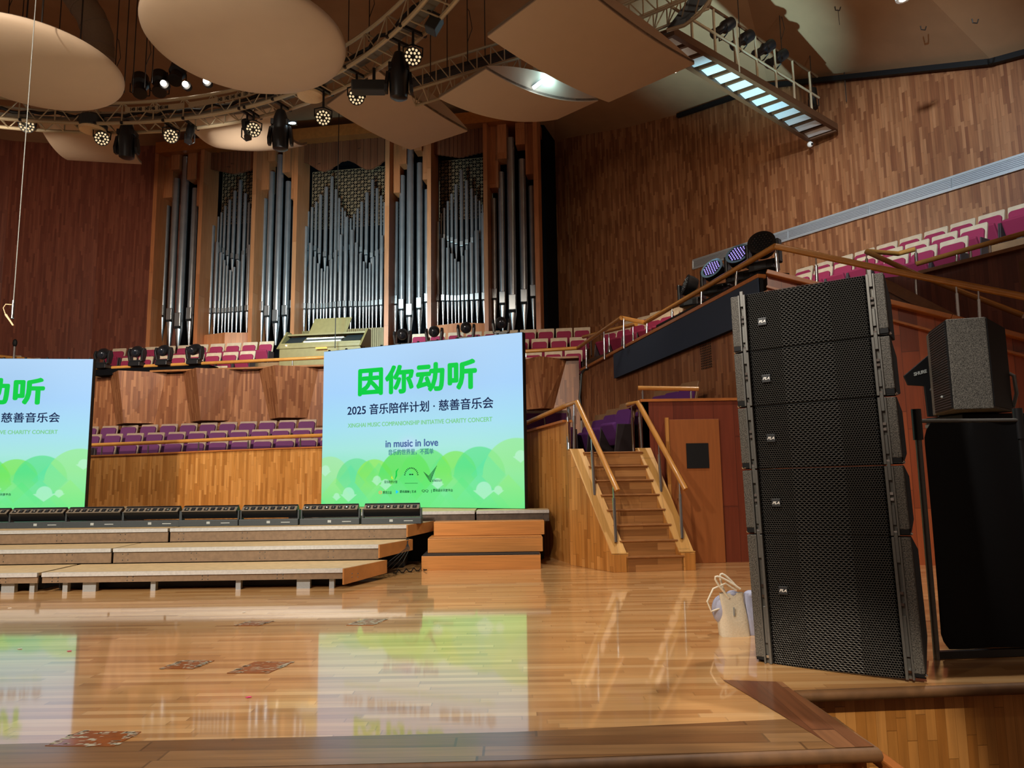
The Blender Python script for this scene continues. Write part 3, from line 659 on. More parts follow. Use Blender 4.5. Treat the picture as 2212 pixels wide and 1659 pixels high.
row('red', [467], 789, 789, 20.25, 20.25, 'single red seat in front row of left balcony, %s behind rail', 'upper choir seats left of the organ console')
row('red', [(20), (62), (104)], 767, 777, 21.9, 22.2, '%s dim red seat from left behind rail above left screen', 'upper choir seats above the left screen')
row('red', [884 + 39.2 * (i + .5) for i in range(10)], 719, 705, 21.25, 20.55, '%s red seat from left in back row below right organ tower', 'upper choir seats right of the organ console')
row('red', [1144 - 42 + 41.6 * (i + .5) for i in range(4)], 731, 726, 20.3, 19.9, '%s red seat from left in middle row above right screen corner', 'upper choir seats right of the organ console')
row('red', [1128 + 44 * (i + .5) for i in range(3)], 758, 754.5, 19.35, 19.1, '%s red seat from left in front row behind balcony rail, right end', 'upper choir seats right of the organ console')
# side terrace rows, facing the stage
RZS = math.atan2(-SN.y, -SN.x) + PI / 2
def srow(k, t0_, n, z, lab, group):
    for i in range(n):
        p = SB + SR * (t0_ + .555 * i) - SN * (.98 * k); seat('red', (p.x, p.y, z), RZS, lab % ORD[i], group)
srow(0, -2.72, 10, 5.56, '%s red seat from left in topmost row against right wood wall', 'side terrace seats under the air strip')
srow(1, -2.62, 9, 5.09, '%s red seat from left in second row below right wood wall', 'side terrace seats under the air strip')
srow(2, .8, 3, 4.63, '%s red seat from left in front row behind dark parapet', 'side terrace seats under the air strip')
# terrace seats beyond the aisle rail
RZT = math.atan2(-.62, -.78) + PI / 2
for i, (x, y, Y) in enumerate(((1310, 712, 18.9), (1340, 704, 18.05), (1370, 694, 17.2), (1404, 683, 16.35), (1436, 673, 15.6))):
    p = PY(x, y, Y); seat('red', (p.x, p.y, p.z - STOP), RZT, '%s red seat from left along terrace rail above black banner' % ORD[i], 'terrace seats beside the wash lights')
for i, (x, y, Y) in enumerate(((1354, 690, 19.0), (1382, 682, 18.3), (1410, 671, 17.6), (1446, 664, 16.6))):
    p = PY(x, y, Y); seat('red', (p.x, p.y, p.z - STOP), RZT, '%s red seat from left in row behind the terrace rail seats' % ORD[i], 'terrace seats beside the wash lights')
# violet seats at the head of the stage stairs
RZV = math.atan2(-.38, -.92) + PI / 2
for i, (x, y, Y) in enumerate(((1259, 908, 13.6), (1281, 893, 12.95), (1306, 881, 12.3), (1335, 868, 11.65))):
    p = PY(x, y, Y); seat('violet', (p.x, p.y, p.z - STOP - .02), RZV, '%s violet seat from left in row at head of stage stairs' % ORD[i], 'violet seats by the stage stairs')
p = PY(1362, 875, 12.0); seat('violet', (p.x + .1, p.y, p.z - STOP), RZV, 'violet seat half hidden behind right newel post at head of stairs', 'violet seats by the stage stairs')
for i, (x, y, Y) in enumerate(((1412, 843, 13.2), (1440, 835, 12.6), (1471, 825, 12.0))):
    p = PY(x, y, Y); seat('violet', (p.x, p.y, p.z - STOP), RZV, '%s violet seat from left behind short rail above stage door' % ORD[i], 'violet seats above the stage door')
for i, (x, y, Y) in enumerate(((1118, 890, 14.0), (1160, 886, 13.4), (1207, 885, 12.8))):
    p = PY(x, y, Y); seat('plum', (p.x, p.y, p.z - STOP), RZF + .35, '%s plum seat from left between right screen and stage stairs' % ORD[i], 'seats behind the stair wing wall')
# =================================================================== LED SCREENS
def screen_colour(U, V):
    """picture shown on the screens: pale sky over rows of round green hills and pale leaves; U,V arrays 0..1"""
    def L3(c): return np.array(srgb(c))
    sky = [(0.0, '5ce67e'), (.10, '6ae694'), (.22, '86e6b8'), (.36, '9ee4dc'), (.50, '9edcf0'), (.72, '9fd0fb'), (1.0, 'a9d2f8')]
    ps = [p for p, _ in sky]; cs = np.array([L3(c) for _, c in sky])
    out = np.stack([np.interp(V, ps, cs[:, k]) for k in range(3)], -1)
    out *= (1 - .10 * np.exp(-((U - .62) ** 2 + (V - .8) ** 2) / .05))[..., None]
    A = 1.41
    X = U * A
    def put(mask, col, al):
        nonlocal out
        a = (mask * al)[..., None]; out = out * (1 - a) + L3(col) * a
    S1 = lambda d: np.clip(d * 260 + .5, 0, 1)
    hills = [(.045, .315, .16, 'a2e694', .7), (.19, .30, .155, '4cdc84', .7), (.285, .292, .14, '86e63e', .8), (.44, .345, .19, '4cde48', .9), (.545, .35, .18, '4ae056', .75), (.69, .33, .14, '70e43a', .8), (.80, .352, .165, '34dd80', .75), (.965, .395, .21, '8ce884', .75)]
    for u, top, r, col, al in hills:
        cx, cy = u * A, top - r
        d = r - np.sqrt((X - cx) ** 2 + (V - cy) ** 2); dia = r * 1.05 - (np.abs(X - cx) + np.abs(np.minimum(V - cy, 0)) * 1.0 + np.maximum(V - cy, 0) * 0)
        m = np.where(V > cy, S1(d), S1(dia))
        put(m, col, al * np.clip((V - (top - 2.0 * r)) / (1.3 * r), .25, 1))
    dia = [(.255, .20, .085, '00dd78'), (.31, .17, .10, '18e08a'), (.46, .12, .115, '00e47e'), (.62, .225, .075, '00e07e'), (.73, .20, .10, '10dc90'), (.84, .19, .11, '20e0a8'), (.16, .15, .11, '30dca0'), (.08, .06, .12, '90ea50'), (.35, .05, .12, '2ee474'), (.55, .05, .13, '30e860'), (.72, .06, .12, '30e474'), (.93, .07, .12, '86ea58')]
    for u, v, r, col in dia:
        d = r - (np.abs(X - u * A) + np.abs(V - v)); put(S1(d * .5), col, .42 * np.clip(.45 + (V - v) / r * .5, 0, 1))
    for u, v, r in ((.15, .075, .045), (.085, .06, .024), (.82, .10, .05), (.885, .10, .026), (.02, .225, .035), (.985, .29, .035), (.345, .135, .034), (.605, .14, .032), (.30, .16, .03)):
        d = r - np.where(V > v, np.hypot(X - u * A, V - v), np.abs(X - u * A) * .72 + np.abs(V - v) * .98); put(S1(d), 'c2f4e0', .5)
    put(np.exp(-((U - .46) ** 2 / .0018 + (V - .375) ** 2 / .0018)), 'bcd4fb', .8)
    return np.clip(out, 0, 1)
LBL, LBR = PY(694, 1095, 12.6), PY(1134, 1097, 11.02)
SW = math.hypot(LBR.x - LBL.x, LBR.y - LBL.y); SH = (PY(697, 762, 12.6).z - LBL.z + PY(1125, 716, 11.02).z - LBR.z) / 2
zS = (LBL.z + LBR.z) / 2
def led_mesh():
    nu, nv = 400, 284
    U, V = np.meshgrid(np.linspace(0, 1, nu + 1), np.linspace(0, 1, nv + 1))
    co = np.zeros((U.size, 3), 'f'); co[:, 0] = ((U - .5) * SW).ravel(); co[:, 2] = (V * SH).ravel()
    me = bpy.data.meshes.new('picture'); idx = np.arange(U.size).reshape(V.shape)
    q = np.stack([idx[:-1, :-1], idx[:-1, 1:], idx[1:, 1:], idx[1:, :-1]], -1).reshape(-1, 4)
    me.from_pydata(co.tolist(), [], q.tolist()); me.update()
    at = me.color_attributes.new('picture', 'FLOAT_COLOR', 'POINT'); c = np.ones((U.size, 4), 'f'); c[:, :3] = screen_colour(U, V).reshape(-1, 3)
    at.data.foreach_set('color', c.ravel())
    N = NT('screen_picture'); a = N.n('ShaderNodeAttribute', attribute_name='picture'); N.b.inputs['Base Color'].default_value = (.02, .02, .02, 1); N.b.inputs['Roughness'].default_value = .6
    N.l(a.outputs['Color'], N.b.inputs['Emission Color']); N.b.inputs['Emission Strength'].default_value = .98
    me.materials.append(N.m); return me
rzR = math.atan2(LBR.y - LBL.y, LBR.x - LBL.x)
led = thing('led_screen', 'whole bright stage screen with green title, angled beside the stage stairs', 'screen', ((LBL.x + LBR.x) / 2, (LBL.y + LBR.y) / 2, zS), rzR, 'stage screens')
b = MB().box((0, .06, SH / 2), (SW + .012, .11, SH + .012))
for k in range(11): b.box(((k / 10 - .5) * SW * .96, .05, SH + .02), (.03, .03, .03))
b.build('cabinet', M['black'], led, world=False)
o = bpy.data.objects.new('picture', led_mesh()); COL.objects.link(o); o.parent = led; o.location = (0, -.004, 0)
inks = {k: emit('ink_' + k, c, 1.0) for k, c in dict(green='00c843', navy='10204a', pale='7ac888', blue='4a679c', teal='3f7f86', dark='10352a', orange='ff8a5a', cyan='19c8ff', lime='c8e83a').items()}
def LM(u, v): return Matrix.Translation(((u - .5) * SW, -.008, v * SH)) @ Matrix.Rotation(PI / 2, 4, 'X')
text('title_lettering', '因你动听', .5, inks['green'], led, LM(0.494, .781), fit=(.588 * SW, .166 * SH), space=1.1, bold=.022)
text('subtitle_lettering', '2025 音乐陪伴计划 · 慈善音乐会', .2, inks['navy'], led, LM(0.503, .605), fit=(.728 * SW, .066 * SH), bold=.0025)
text('english_lettering', 'XINGHAI MUSIC COMPANIONSHIP INITIATIVE CHARITY CONCERT', .1, inks['pale'], led, LM(0.502, .508), fit=(.72 * SW, .026 * SH), bold=.0014)
text('motto_lettering', 'in music in love', .15, inks['blue'], led, LM(0.476, .385), fit=(.262 * SW, .043 * SH), bold=.004)
text('motto_lettering', '音乐的世界里，不孤单', .15, inks['teal'], led, LM(0.472, .332), fit=(.226 * SW, .036 * SH), bold=.001)
text('sponsor_lettering', '音乐陪伴计划', .1, inks['dark'], led, LM(0.372, .152), fit=(.066 * SW, .018 * SH))
text('sponsor_lettering', '星海音乐厅', .1, inks['dark'], led, LM(0.602, .158), fit=(.048 * SW, .014 * SH))
text('sponsor_lettering', '腾讯公益', .1, inks['dark'], led, LM(0.355, .088), fit=(.045 * SW, .018 * SH))
text('sponsor_lettering', '腾讯视频 | 艺术', .1, inks['dark'], led, LM(0.460, .092), fit=(.082 * SW, .018 * SH), off=.001)
text('sponsor_lettering', 'QQ  |', .1, inks['dark'], led, LM(0.552, .096), fit=(.048 * SW, .019 * SH))
text('sponsor_lettering', '腾讯设计开放平台', .1, inks['dark'], led, LM(0.630, .101), fit=(.094 * SW, .017 * SH), off=.001)
def L2(u, v): return Vector(((u - .5) * SW, -.009, v * SH))
b = MB()
for k in range(13):
    a = PI * (.04 + .92 * k / 12); p = Vector((math.cos(a), 0, math.sin(a)))
    b.bar(L2(0.476, .188) + p * .118, L2(0.476, .188) + p * .142, .014, .004, (0, 1, 0))
for s in (-1, 1): b.ball(L2(0.476, .193) + Vector((s * .022, 0, .008)), (.02, .002, .012), 8, 6)
b.bar(L2(0.444, .143), L2(0.508, .143), .004, .006); b.build('seal_emblem', inks['dark'], led, world=False)
b = MB()
for k in range(9):
    f = k / 8; b.tube([L2(0.537 + .028 * f, .21 - .055 * f), L2(0.562 + .012 * f, .185 - .035 * f), L2(0.602 - .03 * f, .245 - .09 * f)], .0035, 5)
b.build('wing_emblem', inks['dark'], led, world=False)
b = MB().tube([L2(0.393, .165), L2(0.401, .19), L2(0.401, .215), L2(0.411, .232)], [.004, .014, .012, .004], 6); b.build('figure_emblem', inks['green'], led, world=False)
MB().tube([L2(0.384, .17), L2(0.377, .177), L2(0.379, .188)], [.008, .012, .003], 6).build('crescent_emblem', inks['lime'], led, world=False)
b = MB(); b.tube([L2(0.319, .088) + Vector((.028 * math.cos(t), 0, .022 * math.sin(t))) for t in [k * .63 for k in range(10)]], .005, 6, closed=True); b.build('ring_emblem', inks['orange'], led, world=False)
MB().add([L2(0.399, .08), L2(0.399, .104), L2(0.413, .092)], [(0, 2, 1)]).build('play_emblem', inks['cyan'], led, world=False, recalc=False)
pL, pL0 = PY(182, 1106, 13.04), PY(0, 1110, 12.86); dL = (pL0 - pL); dL.z = 0; dL.normalize()
dup(led, (pL.x + dL.x * SW / 2, pL.y + dL.y * SW / 2, zS), math.atan2(-dL.y, -dL.x), 'cropped bright stage screen running out of the left edge of the picture')
# =================================================================== STAGE RISERS, STEPS, LIGHT BARS
def riser(xl, xr, y0, y1, z, label, end=None, drop=None, feet=(), fz=.09, fm='face', dk='deck', grp='stage risers'):
    t = thing('riser_platform', label, 'platform', ((xl + xr) / 2, y0, 0), 0, grp)
    xe = end if end is not None else xr
    MB().ext([(xl, y0 + .03), (xr, y0 + .03), (xe, y1), (xl, y1)], z - .035, z).build('deck', M[dk], t)
    MB().box(((xl + xr) / 2, y0 + .015, z - .022), (xr - xl, .03, .048)).build('nosing', M['alu'], t)
    MB().box(((xl + xr) / 2, y0 + .03, z - .046 - (z - .046 - fz) / 2), (xr - xl, .024, (z - .046 - fz))).build('fascia', M[fm], t)
    b = MB()
    for k in range(int((xr - xl) / .9) + 1):
        for d in (0, .07):
            for h in (.25, .8):
                b.ball((xl + .12 + .9 * k + d, y0 + .017, fz + (z - .046 - fz) * h), .007, 6, 4)
    b.build('bolts', M['fixgrey'], t)
    if end is not None:
        n = Vector((y1 - y0, -(xe - xr), 0)).normalized()
        p, q = Vector((xr, y0, 0)), Vector((xe, y1, 0)); dz = drop
        MB().slab([p + Vector((0, 0, dz)), q + Vector((0, 0, dz + .02)), q + Vector((0, 0, z)), p + Vector((0, 0, z))], n * .022).build('end_board', M['side'], t)
    for fxp in feet:
        w = .16 if fxp[1] else .06
        MB().box((fxp[0], y0 + .10, fz / 2), (w, .06, fz)).build('foot', M['leg'], t)
    MB().box(((xl + xr) / 2 - .02, (y0 + .25 + y1) / 2, (z - .04) / 2), (xr - xl - .12, y1 - y0 - .3, z - .06)).build('skirt', M['deckblack'], t)
    return t
gx = lambda px_, Y: PY(px_, 1100, Y).x
Y1, Y2, Y3, Y4 = 8.53, 9.3, 10.0, 10.72
riser(-9.0, gx(92, Y1) - .015, Y1, Y2, .235, 'front low pale-topped riser at far left, cut by picture edge', feet=[(gx(20, Y1), 1), (gx(72, Y1), 0)], fz=.115)
riser(gx(99, Y1), gx(742, Y1), Y1, Y2, .235, 'long front low riser beside the bare floor, slanting right end', end=gx(834, Y2), drop=.05, feet=[(gx(143, Y1), 0), (gx(195, Y1), 1), (gx(332, Y1), 0), (gx(515, Y1), 0), (gx(655, Y1), 1), (gx(716, Y1), 0)], fz=.115)
riser(-9.6, gx(246, Y2) - .012, Y2, Y3, .43, 'middle riser at left, one step above the front riser', fz=.245)
riser(gx(249, Y2), gx(818, Y2), Y2, Y3, .43, 'long middle riser with slanting right end and dangling wires', end=gx(889, Y3), drop=.26, fz=.245)
riser(-10.2, gx(366, Y3) - .012, Y3, Y4, .625, 'upper riser at left under the row of light bars', fz=.44)
riser(gx(369, Y3), gx(878, Y3), Y3, Y4, .625, 'long upper riser under the right half of the light bars', end=gx(936, Y4), drop=.46, fz=.44)
riser(-12.6, -7.2, 12.2, 13.9, zS - .008, 'topmost platform under the left screen', fz=.66, fm='dkface', grp='screen platforms')
riser(gx(660, 11.6), gx(1027, Y4) - .012, Y4, 13.4, zS - .008, 'scuffed top platform under the left part of the right screen', fz=.6, fm='dkface', grp='screen platforms')
riser(gx(1029, Y4), gx(1186, Y4), Y4, 11.15, zS - .008, 'scuffed top platform under the right corner of the right screen', fz=.6, fm='dkface', grp='screen platforms')
st = thing('step_unit', 'three-tread wood veneer step unit in front of right screen', 'steps', PY(1040, 1232, 9.95))
st.location.z = 0
zz = [0, PY(1040, 1198, 9.95).z, PY(1040, 1160.5, 10.2).z, PY(1040, 1124.5, 10.45).z]
for k, (a, c, yy) in enumerate(((910.6, 1166, 9.95), (924, 1171, 10.2), (937, 1175, 10.45))):
    xl, xr = gx(a, yy), gx(c, yy)
    MB().box(((xl + xr) / 2, (yy + Y4 - .02) / 2, (zz[k] + (.004 if k else 0) + zz[k + 1] - .012) / 2), (xr - xl, Y4 - .02 - yy, zz[k + 1] - .012 - zz[k] - (.004 if k else 0))).build('riser_board', M['step'], st, bevel=.004)
    if k < 2:
        MB().box(((xl + xr) / 2, (yy + Y4 - .02) / 2, zz[k + 1] - .004), (xr - xl - .02, Y4 - .03 - yy, .008)).build('tread', M['deckblack'] if k == 0 else M['step'], st)
def light_bar(loc, rz, label):
    t = thing('light_bar', label, 'light bar', loc, rz, 'light bars on the upper riser')
    L = .87
    MB().box((0, 0, .045), (L, .17, .09)).build('base_tray', M['barbody'], t, world=False, bevel=.006)
    for s in (-1, 1): MB().box((s * (L / 2 - .012), .0, .15), (.022, .09, .14)).build('bracket', M['barbody'], t, world=False, bevel=.004)
    R = Matrix.Rotation(math.radians(-52), 3, 'X')
    h = MB().box((0, .01, .2), (L - .06, .15, .13), R).build('lamp_head', M['fix'], t, world=False, bevel=.008)
    n = R @ Vector((0, 0, 1)); f = R @ Vector((0, 1, 0)); c = Vector((0, .01, .2)) + R @ Vector((0, 0, .066))
    nn = Vector((0, -.79, .615))
    Rf = Matrix.Rotation(math.radians(38), 3, 'X')
    pl = MB().box((0, -.052, .243), (L - .065, .092, .006), Rf).build('front_plate', M['bartop'], h, world=False)
    for k in range(8):
        x = (k - 3.5) * (L - .1) / 8
        b = MB().box((x, -.056, .247), (.06, .058, .008), Rf); b.build('lens_frame', M['black'], h, world=False)
        b = MB().ball((x, -.058, .250), (.02, .014, .014), 10, 6); b.build('lens', M['lensdark'] if k % 3 else M['chrome'], h, world=False)
    MB().box((.25, -.0865, .045), (.13, .003, .012)).build('printed_strip', M['dotw'], t, world=False)
    MB().box((.0, -.0865, .05), (.05, .003, .035)).build('printed_strip', M['dotw'], t, world=False)
    return t
bnd = [-95, 27, 147, 270, 393, 520, 650, 781, 914]; LB = None
BL = ['first light bar from left edge on upper riser, cut off', 'second light bar from left on upper riser', 'light bar straddling right edge of left screen, third from left', 'light bar below the left end of the golden wall, fourth from left', 'light bar below the middle of the golden wall, fifth from left', 'light bar at the right end of the golden wall, sixth from left', 'light bar under left corner of right screen, second from right', 'rightmost light bar in front of the right screen']
for i in range(8):
    Ya = 10.5 - .2 * (i / 7); xm = (bnd[i] + bnd[i + 1]) / 2; X = gx(xm, Ya); loc = (X, Ya, .626)
    if LB is None: LB = light_bar(loc, -.02, BL[0])
    else: dup(LB, loc, -.02, BL[i])
# wires dangling by the riser ends and floor debris
b = MB()
for k in range(4):
    p = PY(877 + k * 2, 1163, 9.95); q = PY(872 - 10 * k, 1212, 9.3); q2 = PZ(850 - 12 * k, 1238); b.tube([p, p.lerp(q, .4) + Vector((.06, 0, -.02)), q, (q2.x, q2.y, .01)], .005, 5)
tag(b.build('cable_bundle', M['cable'], smooth=True), 'thin grey wires dangling from upper riser end to floor', 'cable')
b = MB(); pts = [PZ(850 + i * 5.5, 1240 - i * .6 + 3 * math.sin(i * 2.1)) for i in range(14)]; b.tube([(p.x, p.y, .012 + .012 * (i % 3)) for i, p in enumerate(pts)], .009, 6)
tag(b.build('cable_tangle', M['cable'], smooth=True), 'small dark cable tangle on floor left of the step unit', 'cable')
# =================================================================== STAGE STAIRS
FL, FR = PZ(1327, 1237), PZ(1504, 1232); TL, TR = PY(1226, 983, 10.3), PY(1401, 981, 10.4); TL.z = TR.z = FL.z = FR.z = 0
ZL = 1.625
stair = thing('staircase', 'wooden stage staircase of eight steps between two sloping stringers', 'staircase', (FL + FR) / 2)
wv = (FR - FL).normalized()
LPt = lambda t, s: (FL.lerp(TL, t) if s == 0 else FR.lerp(TR, t))
for k in range(8):
    t0_, z0, z1_ = k / 8, k * ZL / 8, (k + 1) * ZL / 8
    a, c, d, e = LPt(t0_, 0), LPt(t0_, 1), LPt(1, 1), LPt(1, 0)
    ins = .17
    a = a + wv * ins; c = c - wv * ins; d = d - wv * ins; e = e + wv * ins
    MB().ext([(v.x, v.y) for v in (a, c, d, e)], z0, z1_ - .02).build('riser_board', M['stair'], stair)
    f = (FL - TL).normalized() * .02
    MB().ext([(v.x, v.y) for v in (a + f, c + f, d, e)], z1_ - .022, z1_).build('tread', M['cap'], stair, bevel=.006)
for s in (0, 1):
    w = wv * (.2 if s == 0 else -.2); A, Bq = LPt(0, s), LPt(1, s)
    pts = [A, Bq, Bq + Vector((0, 0, ZL + .03)), Bq.lerp(A, .06) + Vector((0, 0, ZL + .03)), A.lerp(Bq, .04) + Vector((0, 0, .235)), A + Vector((0, 0, .235))]
    so = MB().slab([p + Vector((0, 0, 0)) for p in pts], w).build('stringer', M['light'], stair, bevel=.004)
    up_ = Vector((0, 0, .006)); P = [pts[5], pts[4], pts[3], pts[2]]
    b = MB()
    for p, q in zip(P[:-1], P[1:]): b.slab([p + up_, q + up_, q + w + up_, p + w + up_], (0, 0, .014))
    b.build('stringer_cap', M['string'], stair)
# landing and walls around the stairs
b = MB().ext([(TL.x + .05, TL.y + .05), (TR.x + .05, TR.y + .05), (3.7, 10.75), (2.3, 17.0), (.7, 15.5), (.55, 12.6)], ZL - .12, ZL - .005); struct(b.build('floor_landing', M['terr']))
b = MB().add([(TL.x, TL.y + .03, 0), (TR.x, TR.y + .03, 0), (TR.x, TR.y + .03, ZL), (TL.x, TL.y + .03, ZL)], [(0, 1, 2, 3)]); struct(b.build('wall_landing', M['stair'], recalc=False))
# wing wall joining the stairs and the choir front
w0, w1 = Vector((LW[-1].x, LW[-1].y, 0)), TL + Vector((.02, .0, 0))
b = MB().slab([w0 + Vector((-.02, -.03, 0)), w1 + Vector((0, .02, 0)), w1 + Vector((0, .02, ZL)), w1 + Vector((0, .02, LW[-1].z - .02)), w0 + Vector((-.02, -.03, LW[-1].z))], (.06, .3, 0)); struct(b.build('wall_wing', M['light']))
# stage-door enclosure
Y_E = 10.36
def on_e(x, y): return PY(x, y, Y_E)
e0, e1 = on_e(1386, 868), on_e(1612, 866)
b = MB().slab([(e0.x, Y_E, 0), (e1.x, Y_E, 0), (e1.x, Y_E, e1.z), (e0.x, Y_E, e0.z)], (.1, .12, 0)); b.slab([(e0.x, Y_E, ZL), (e0.x, Y_E, e0.z), (e0.x + .1, Y_E + .9, e0.z), (e0.x + .1, Y_E + .9, ZL)], (.1, 0, 0))
struct(b.build('wall_enclosure', M['enc']))
b = MB().slab([(e0.x - .02, Y_E - .02, e0.z), (e1.x, Y_E - .02, e0.z), (e1.x, Y_E + 1.4, e0.z), (e0.x, Y_E + 1.4, e0.z)], (0, 0, .04)); struct(b.build('trim_13', M['captop']))
d0, d1 = on_e(1443, 907), on_e(1566, 1217)
dr = MB().box(((d0.x + d1.x) / 2, Y_E - .025, d0.z / 2), (d1.x - d0.x, .05, d0.z)).build('door_1', M['door'], bevel=.004); struct(dr)
m0, m1 = on_e(1480, 958), on_e(1530, 1011)
MB().box(((m0.x + m1.x) / 2, Y_E - .055, (m0.z + m1.z) / 2), (m1.x - m0.x, .012, m0.z - m1.z)).build('dark_panel', M['black'], dr)
MB().bar((d0.x - .03, Y_E - .03, 0), (d0.x - .03, Y_E - .03, d0.z + .03), .05, .07, (0, 1, 0)).build('door_frame', M['light'], dr)
MB().tube([on_e(1461, 1035) + Vector((0, -.06, 0)), on_e(1461, 1035) + Vector((0, -.11, -.02)), on_e(1463, 1075) + Vector((0, -.11, 0)), on_e(1463, 1078) + Vector((0, -.06, 0))], .014, 8).build('door_handle', M['cap'], dr, smooth=True)
# =================================================================== RAILINGS
def atx(pts, x):                                       # point on a 3-D polyline seen at picture column x
    best = None
    for p, q in zip(pts[:-1], pts[1:]):
        for k in range(41):
            r = p.lerp(q, k / 40); d = abs(pxof(r)[0] - x)
            if best is None or d < best[0]: best = (d, r)
    return best[1]
def railing(label, pts, r, posts, pr=.02, mat='rail', cat='railing', stub=True, group=None):
    t = thing('handrail', label, cat, (posts[0][1] if posts else pts[0]), 0, group)
    MB().tube(pts, r, 12).build('rail', M[mat], t, smooth=True)
    for top, bot in posts:
        top = Vector(top); bot = Vector(bot); L = top - bot
        b = MB().cyl(bot, bot + L * .72, pr, pr, 10).cyl(bot + L * .70, top, pr * .5, pr * .5, 8)
        b.build('post', M['chrome'], t, smooth=True)
    return t
LR = [p + Vector((0, -.02, .27)) for p in LW[:9]]
def drop(pts, xs, zf): return [(atx(pts, x), Vector((atx(pts, x).x, atx(pts, x).y, zf(atx(pts, x))))) for x in xs]
railing('low wooden rail along the golden choir wall between the two screens', LR[:8], .045, drop(LR[:8], [222, 321, 428, 537, 648], lambda p: p.z - .255))
BR = [PY(203, 796.5, 19.95), PY(696, 772.5, 19.05), PY(1120, 760, 18.35), PY(1248, 752, 18.15)]
zR = sum(p.z for p in BR) / 4; zc = zt + .04
rb = [PY(-60, 764, 20.4), PY(130, 783, 20.3)] + BR + [PY(1342, 686.5, 14.9), PY(1393, 697, 15.3), PY(1675, 532, 10.5)]
railing('long wooden balcony handrail on steel posts below the organ', rb[:6], .05, drop(rb[:6], [20, 60, 241, 334, 431, 629, 1137], lambda p: zc))
tr_ = rb[5:]
railing('wooden terrace handrail climbing over the black banner to a corner', tr_, .05, [(atx(tr_, x), PY(x + d, y, atx(tr_, x).y)) for x, d, y in ((1266, 1, 796), (1305, 1, 776), (1347, 1, 753), (1396, 1, 731), (1451, 1, 699), (1514, 1, 666), (1588, 1, 627), (1677, 3, 588))], pr=.026)
r2 = [PY(1260, 728, 19.0), PY(1374, 700, 16.0)]
railing('short inner wooden rail on two posts beside the terrace gangway', r2, .05, [(atx(r2, 1315), PY(1317, 769, atx(r2, 1315).y)), (atx(r2, 1366), PY(1368, 750, atx(r2, 1366).y))], pr=.022)
rs = [PY(1675, 532, 10.46), PY(1900, 580, 9.95), PY(2212, 641, 9.2), PY(2340, 668, 8.9)]
railing('thick amber handrail descending right from the terrace corner', rs, .05, [(atx(rs, 1763), PY(1766, 632, atx(rs, 1763).y)), (atx(rs, 2064), PY(2071, 690, atx(rs, 2064).y)), (atx(rs, 2112), PY(2118, 712, atx(rs, 2112).y))], pr=.024)
rf = [PY(1871, 543, 12.0), PY(1978, 592, 11.3), PY(2212, 682, 10.0)]
railing('far olive handrail crossing behind the amber handrail at right', rf, .045, [(atx(rf, 1872), PY(1874, 600, 12.0)), (atx(rf, 1978), PY(1980, 641, 11.3))], pr=.024)
rp = [PY(1875, 543, 12.2), PY(1940, 548, 12.5), PY(1978, 538, 12.3)]
railing('short dark rail turning the corner behind the olive handrail', rp, .045, [(rp[2], PY(1980, 570, 12.3))], pr=.03)
rq = [PY(1980, 570, 12.05), PY(2212, 504, 10.85), PY(2300, 478, 10.4)]
railing('wooden rail on short posts along the dark parapet at upper right', rq, .045, [(atx(rq, 2065), PY(2066, 566, atx(rq, 2065).y)), (atx(rq, 2095), PY(2097, 560, atx(rq, 2095).y)), (atx(rq, 2138), PY(2139, 548, atx(rq, 2138).y))], pr=.022)
# stage-stair rails
sz = lambda t: .25 + (ZL + .03 - .25) * t
def sp(s, t, inset=.1): p = LPt(t, s) + wv * (inset if s == 0 else -inset); return Vector((p.x, p.y, sz(t)))
sl = [PY(1131, 917, 12.2), PY(1218, 878, 10.7), PY(1246, 868, 10.3), PY(1334, 1060, 9.6)]
bl = [sp(0, .02), sp(0, .50), sp(0, .97), sp(0, 1.0)]
def ontop(pts, b, dx): return (atx(pts, pxof(b)[0] + dx), b)
railing('left stair handrail on steel posts with a level arm along the wing wall', sl, .04, [ontop(sl, sp(0, .10), -6), ontop(sl, sp(0, .54), -7), ontop(sl, sp(0, 1.0, .02), -3), ontop(sl, sp(0, 1.0, .10), 0)] + [(atx(sl, 1229), PY(1231, 907, 10.55))], pr=.024)
sr = [PY(1357, 874, 10.8), PY(1378, 869, 10.4), PY(1481, 1057, 9.75)]
railing('right stair handrail on steel posts beside the stage door', sr, .04, [ontop(sr, sp(1, .12), -6), ontop(sr, sp(1, .56), -7), ontop(sr, sp(1, 1.0), -5), (atx(sr, 1364), PY(1369, 978, 10.75))], pr=.024)
sh = [PY(1378, 838, 10.7), PY(1509, 840, 10.6)]
railing('short level wooden rail on the roof edge above the stage door', sh, .035, [(atx(sh, 1388), PY(1389, 866, 10.7)), (atx(sh, 1492), PY(1493, 866, 10.6))], pr=.016)
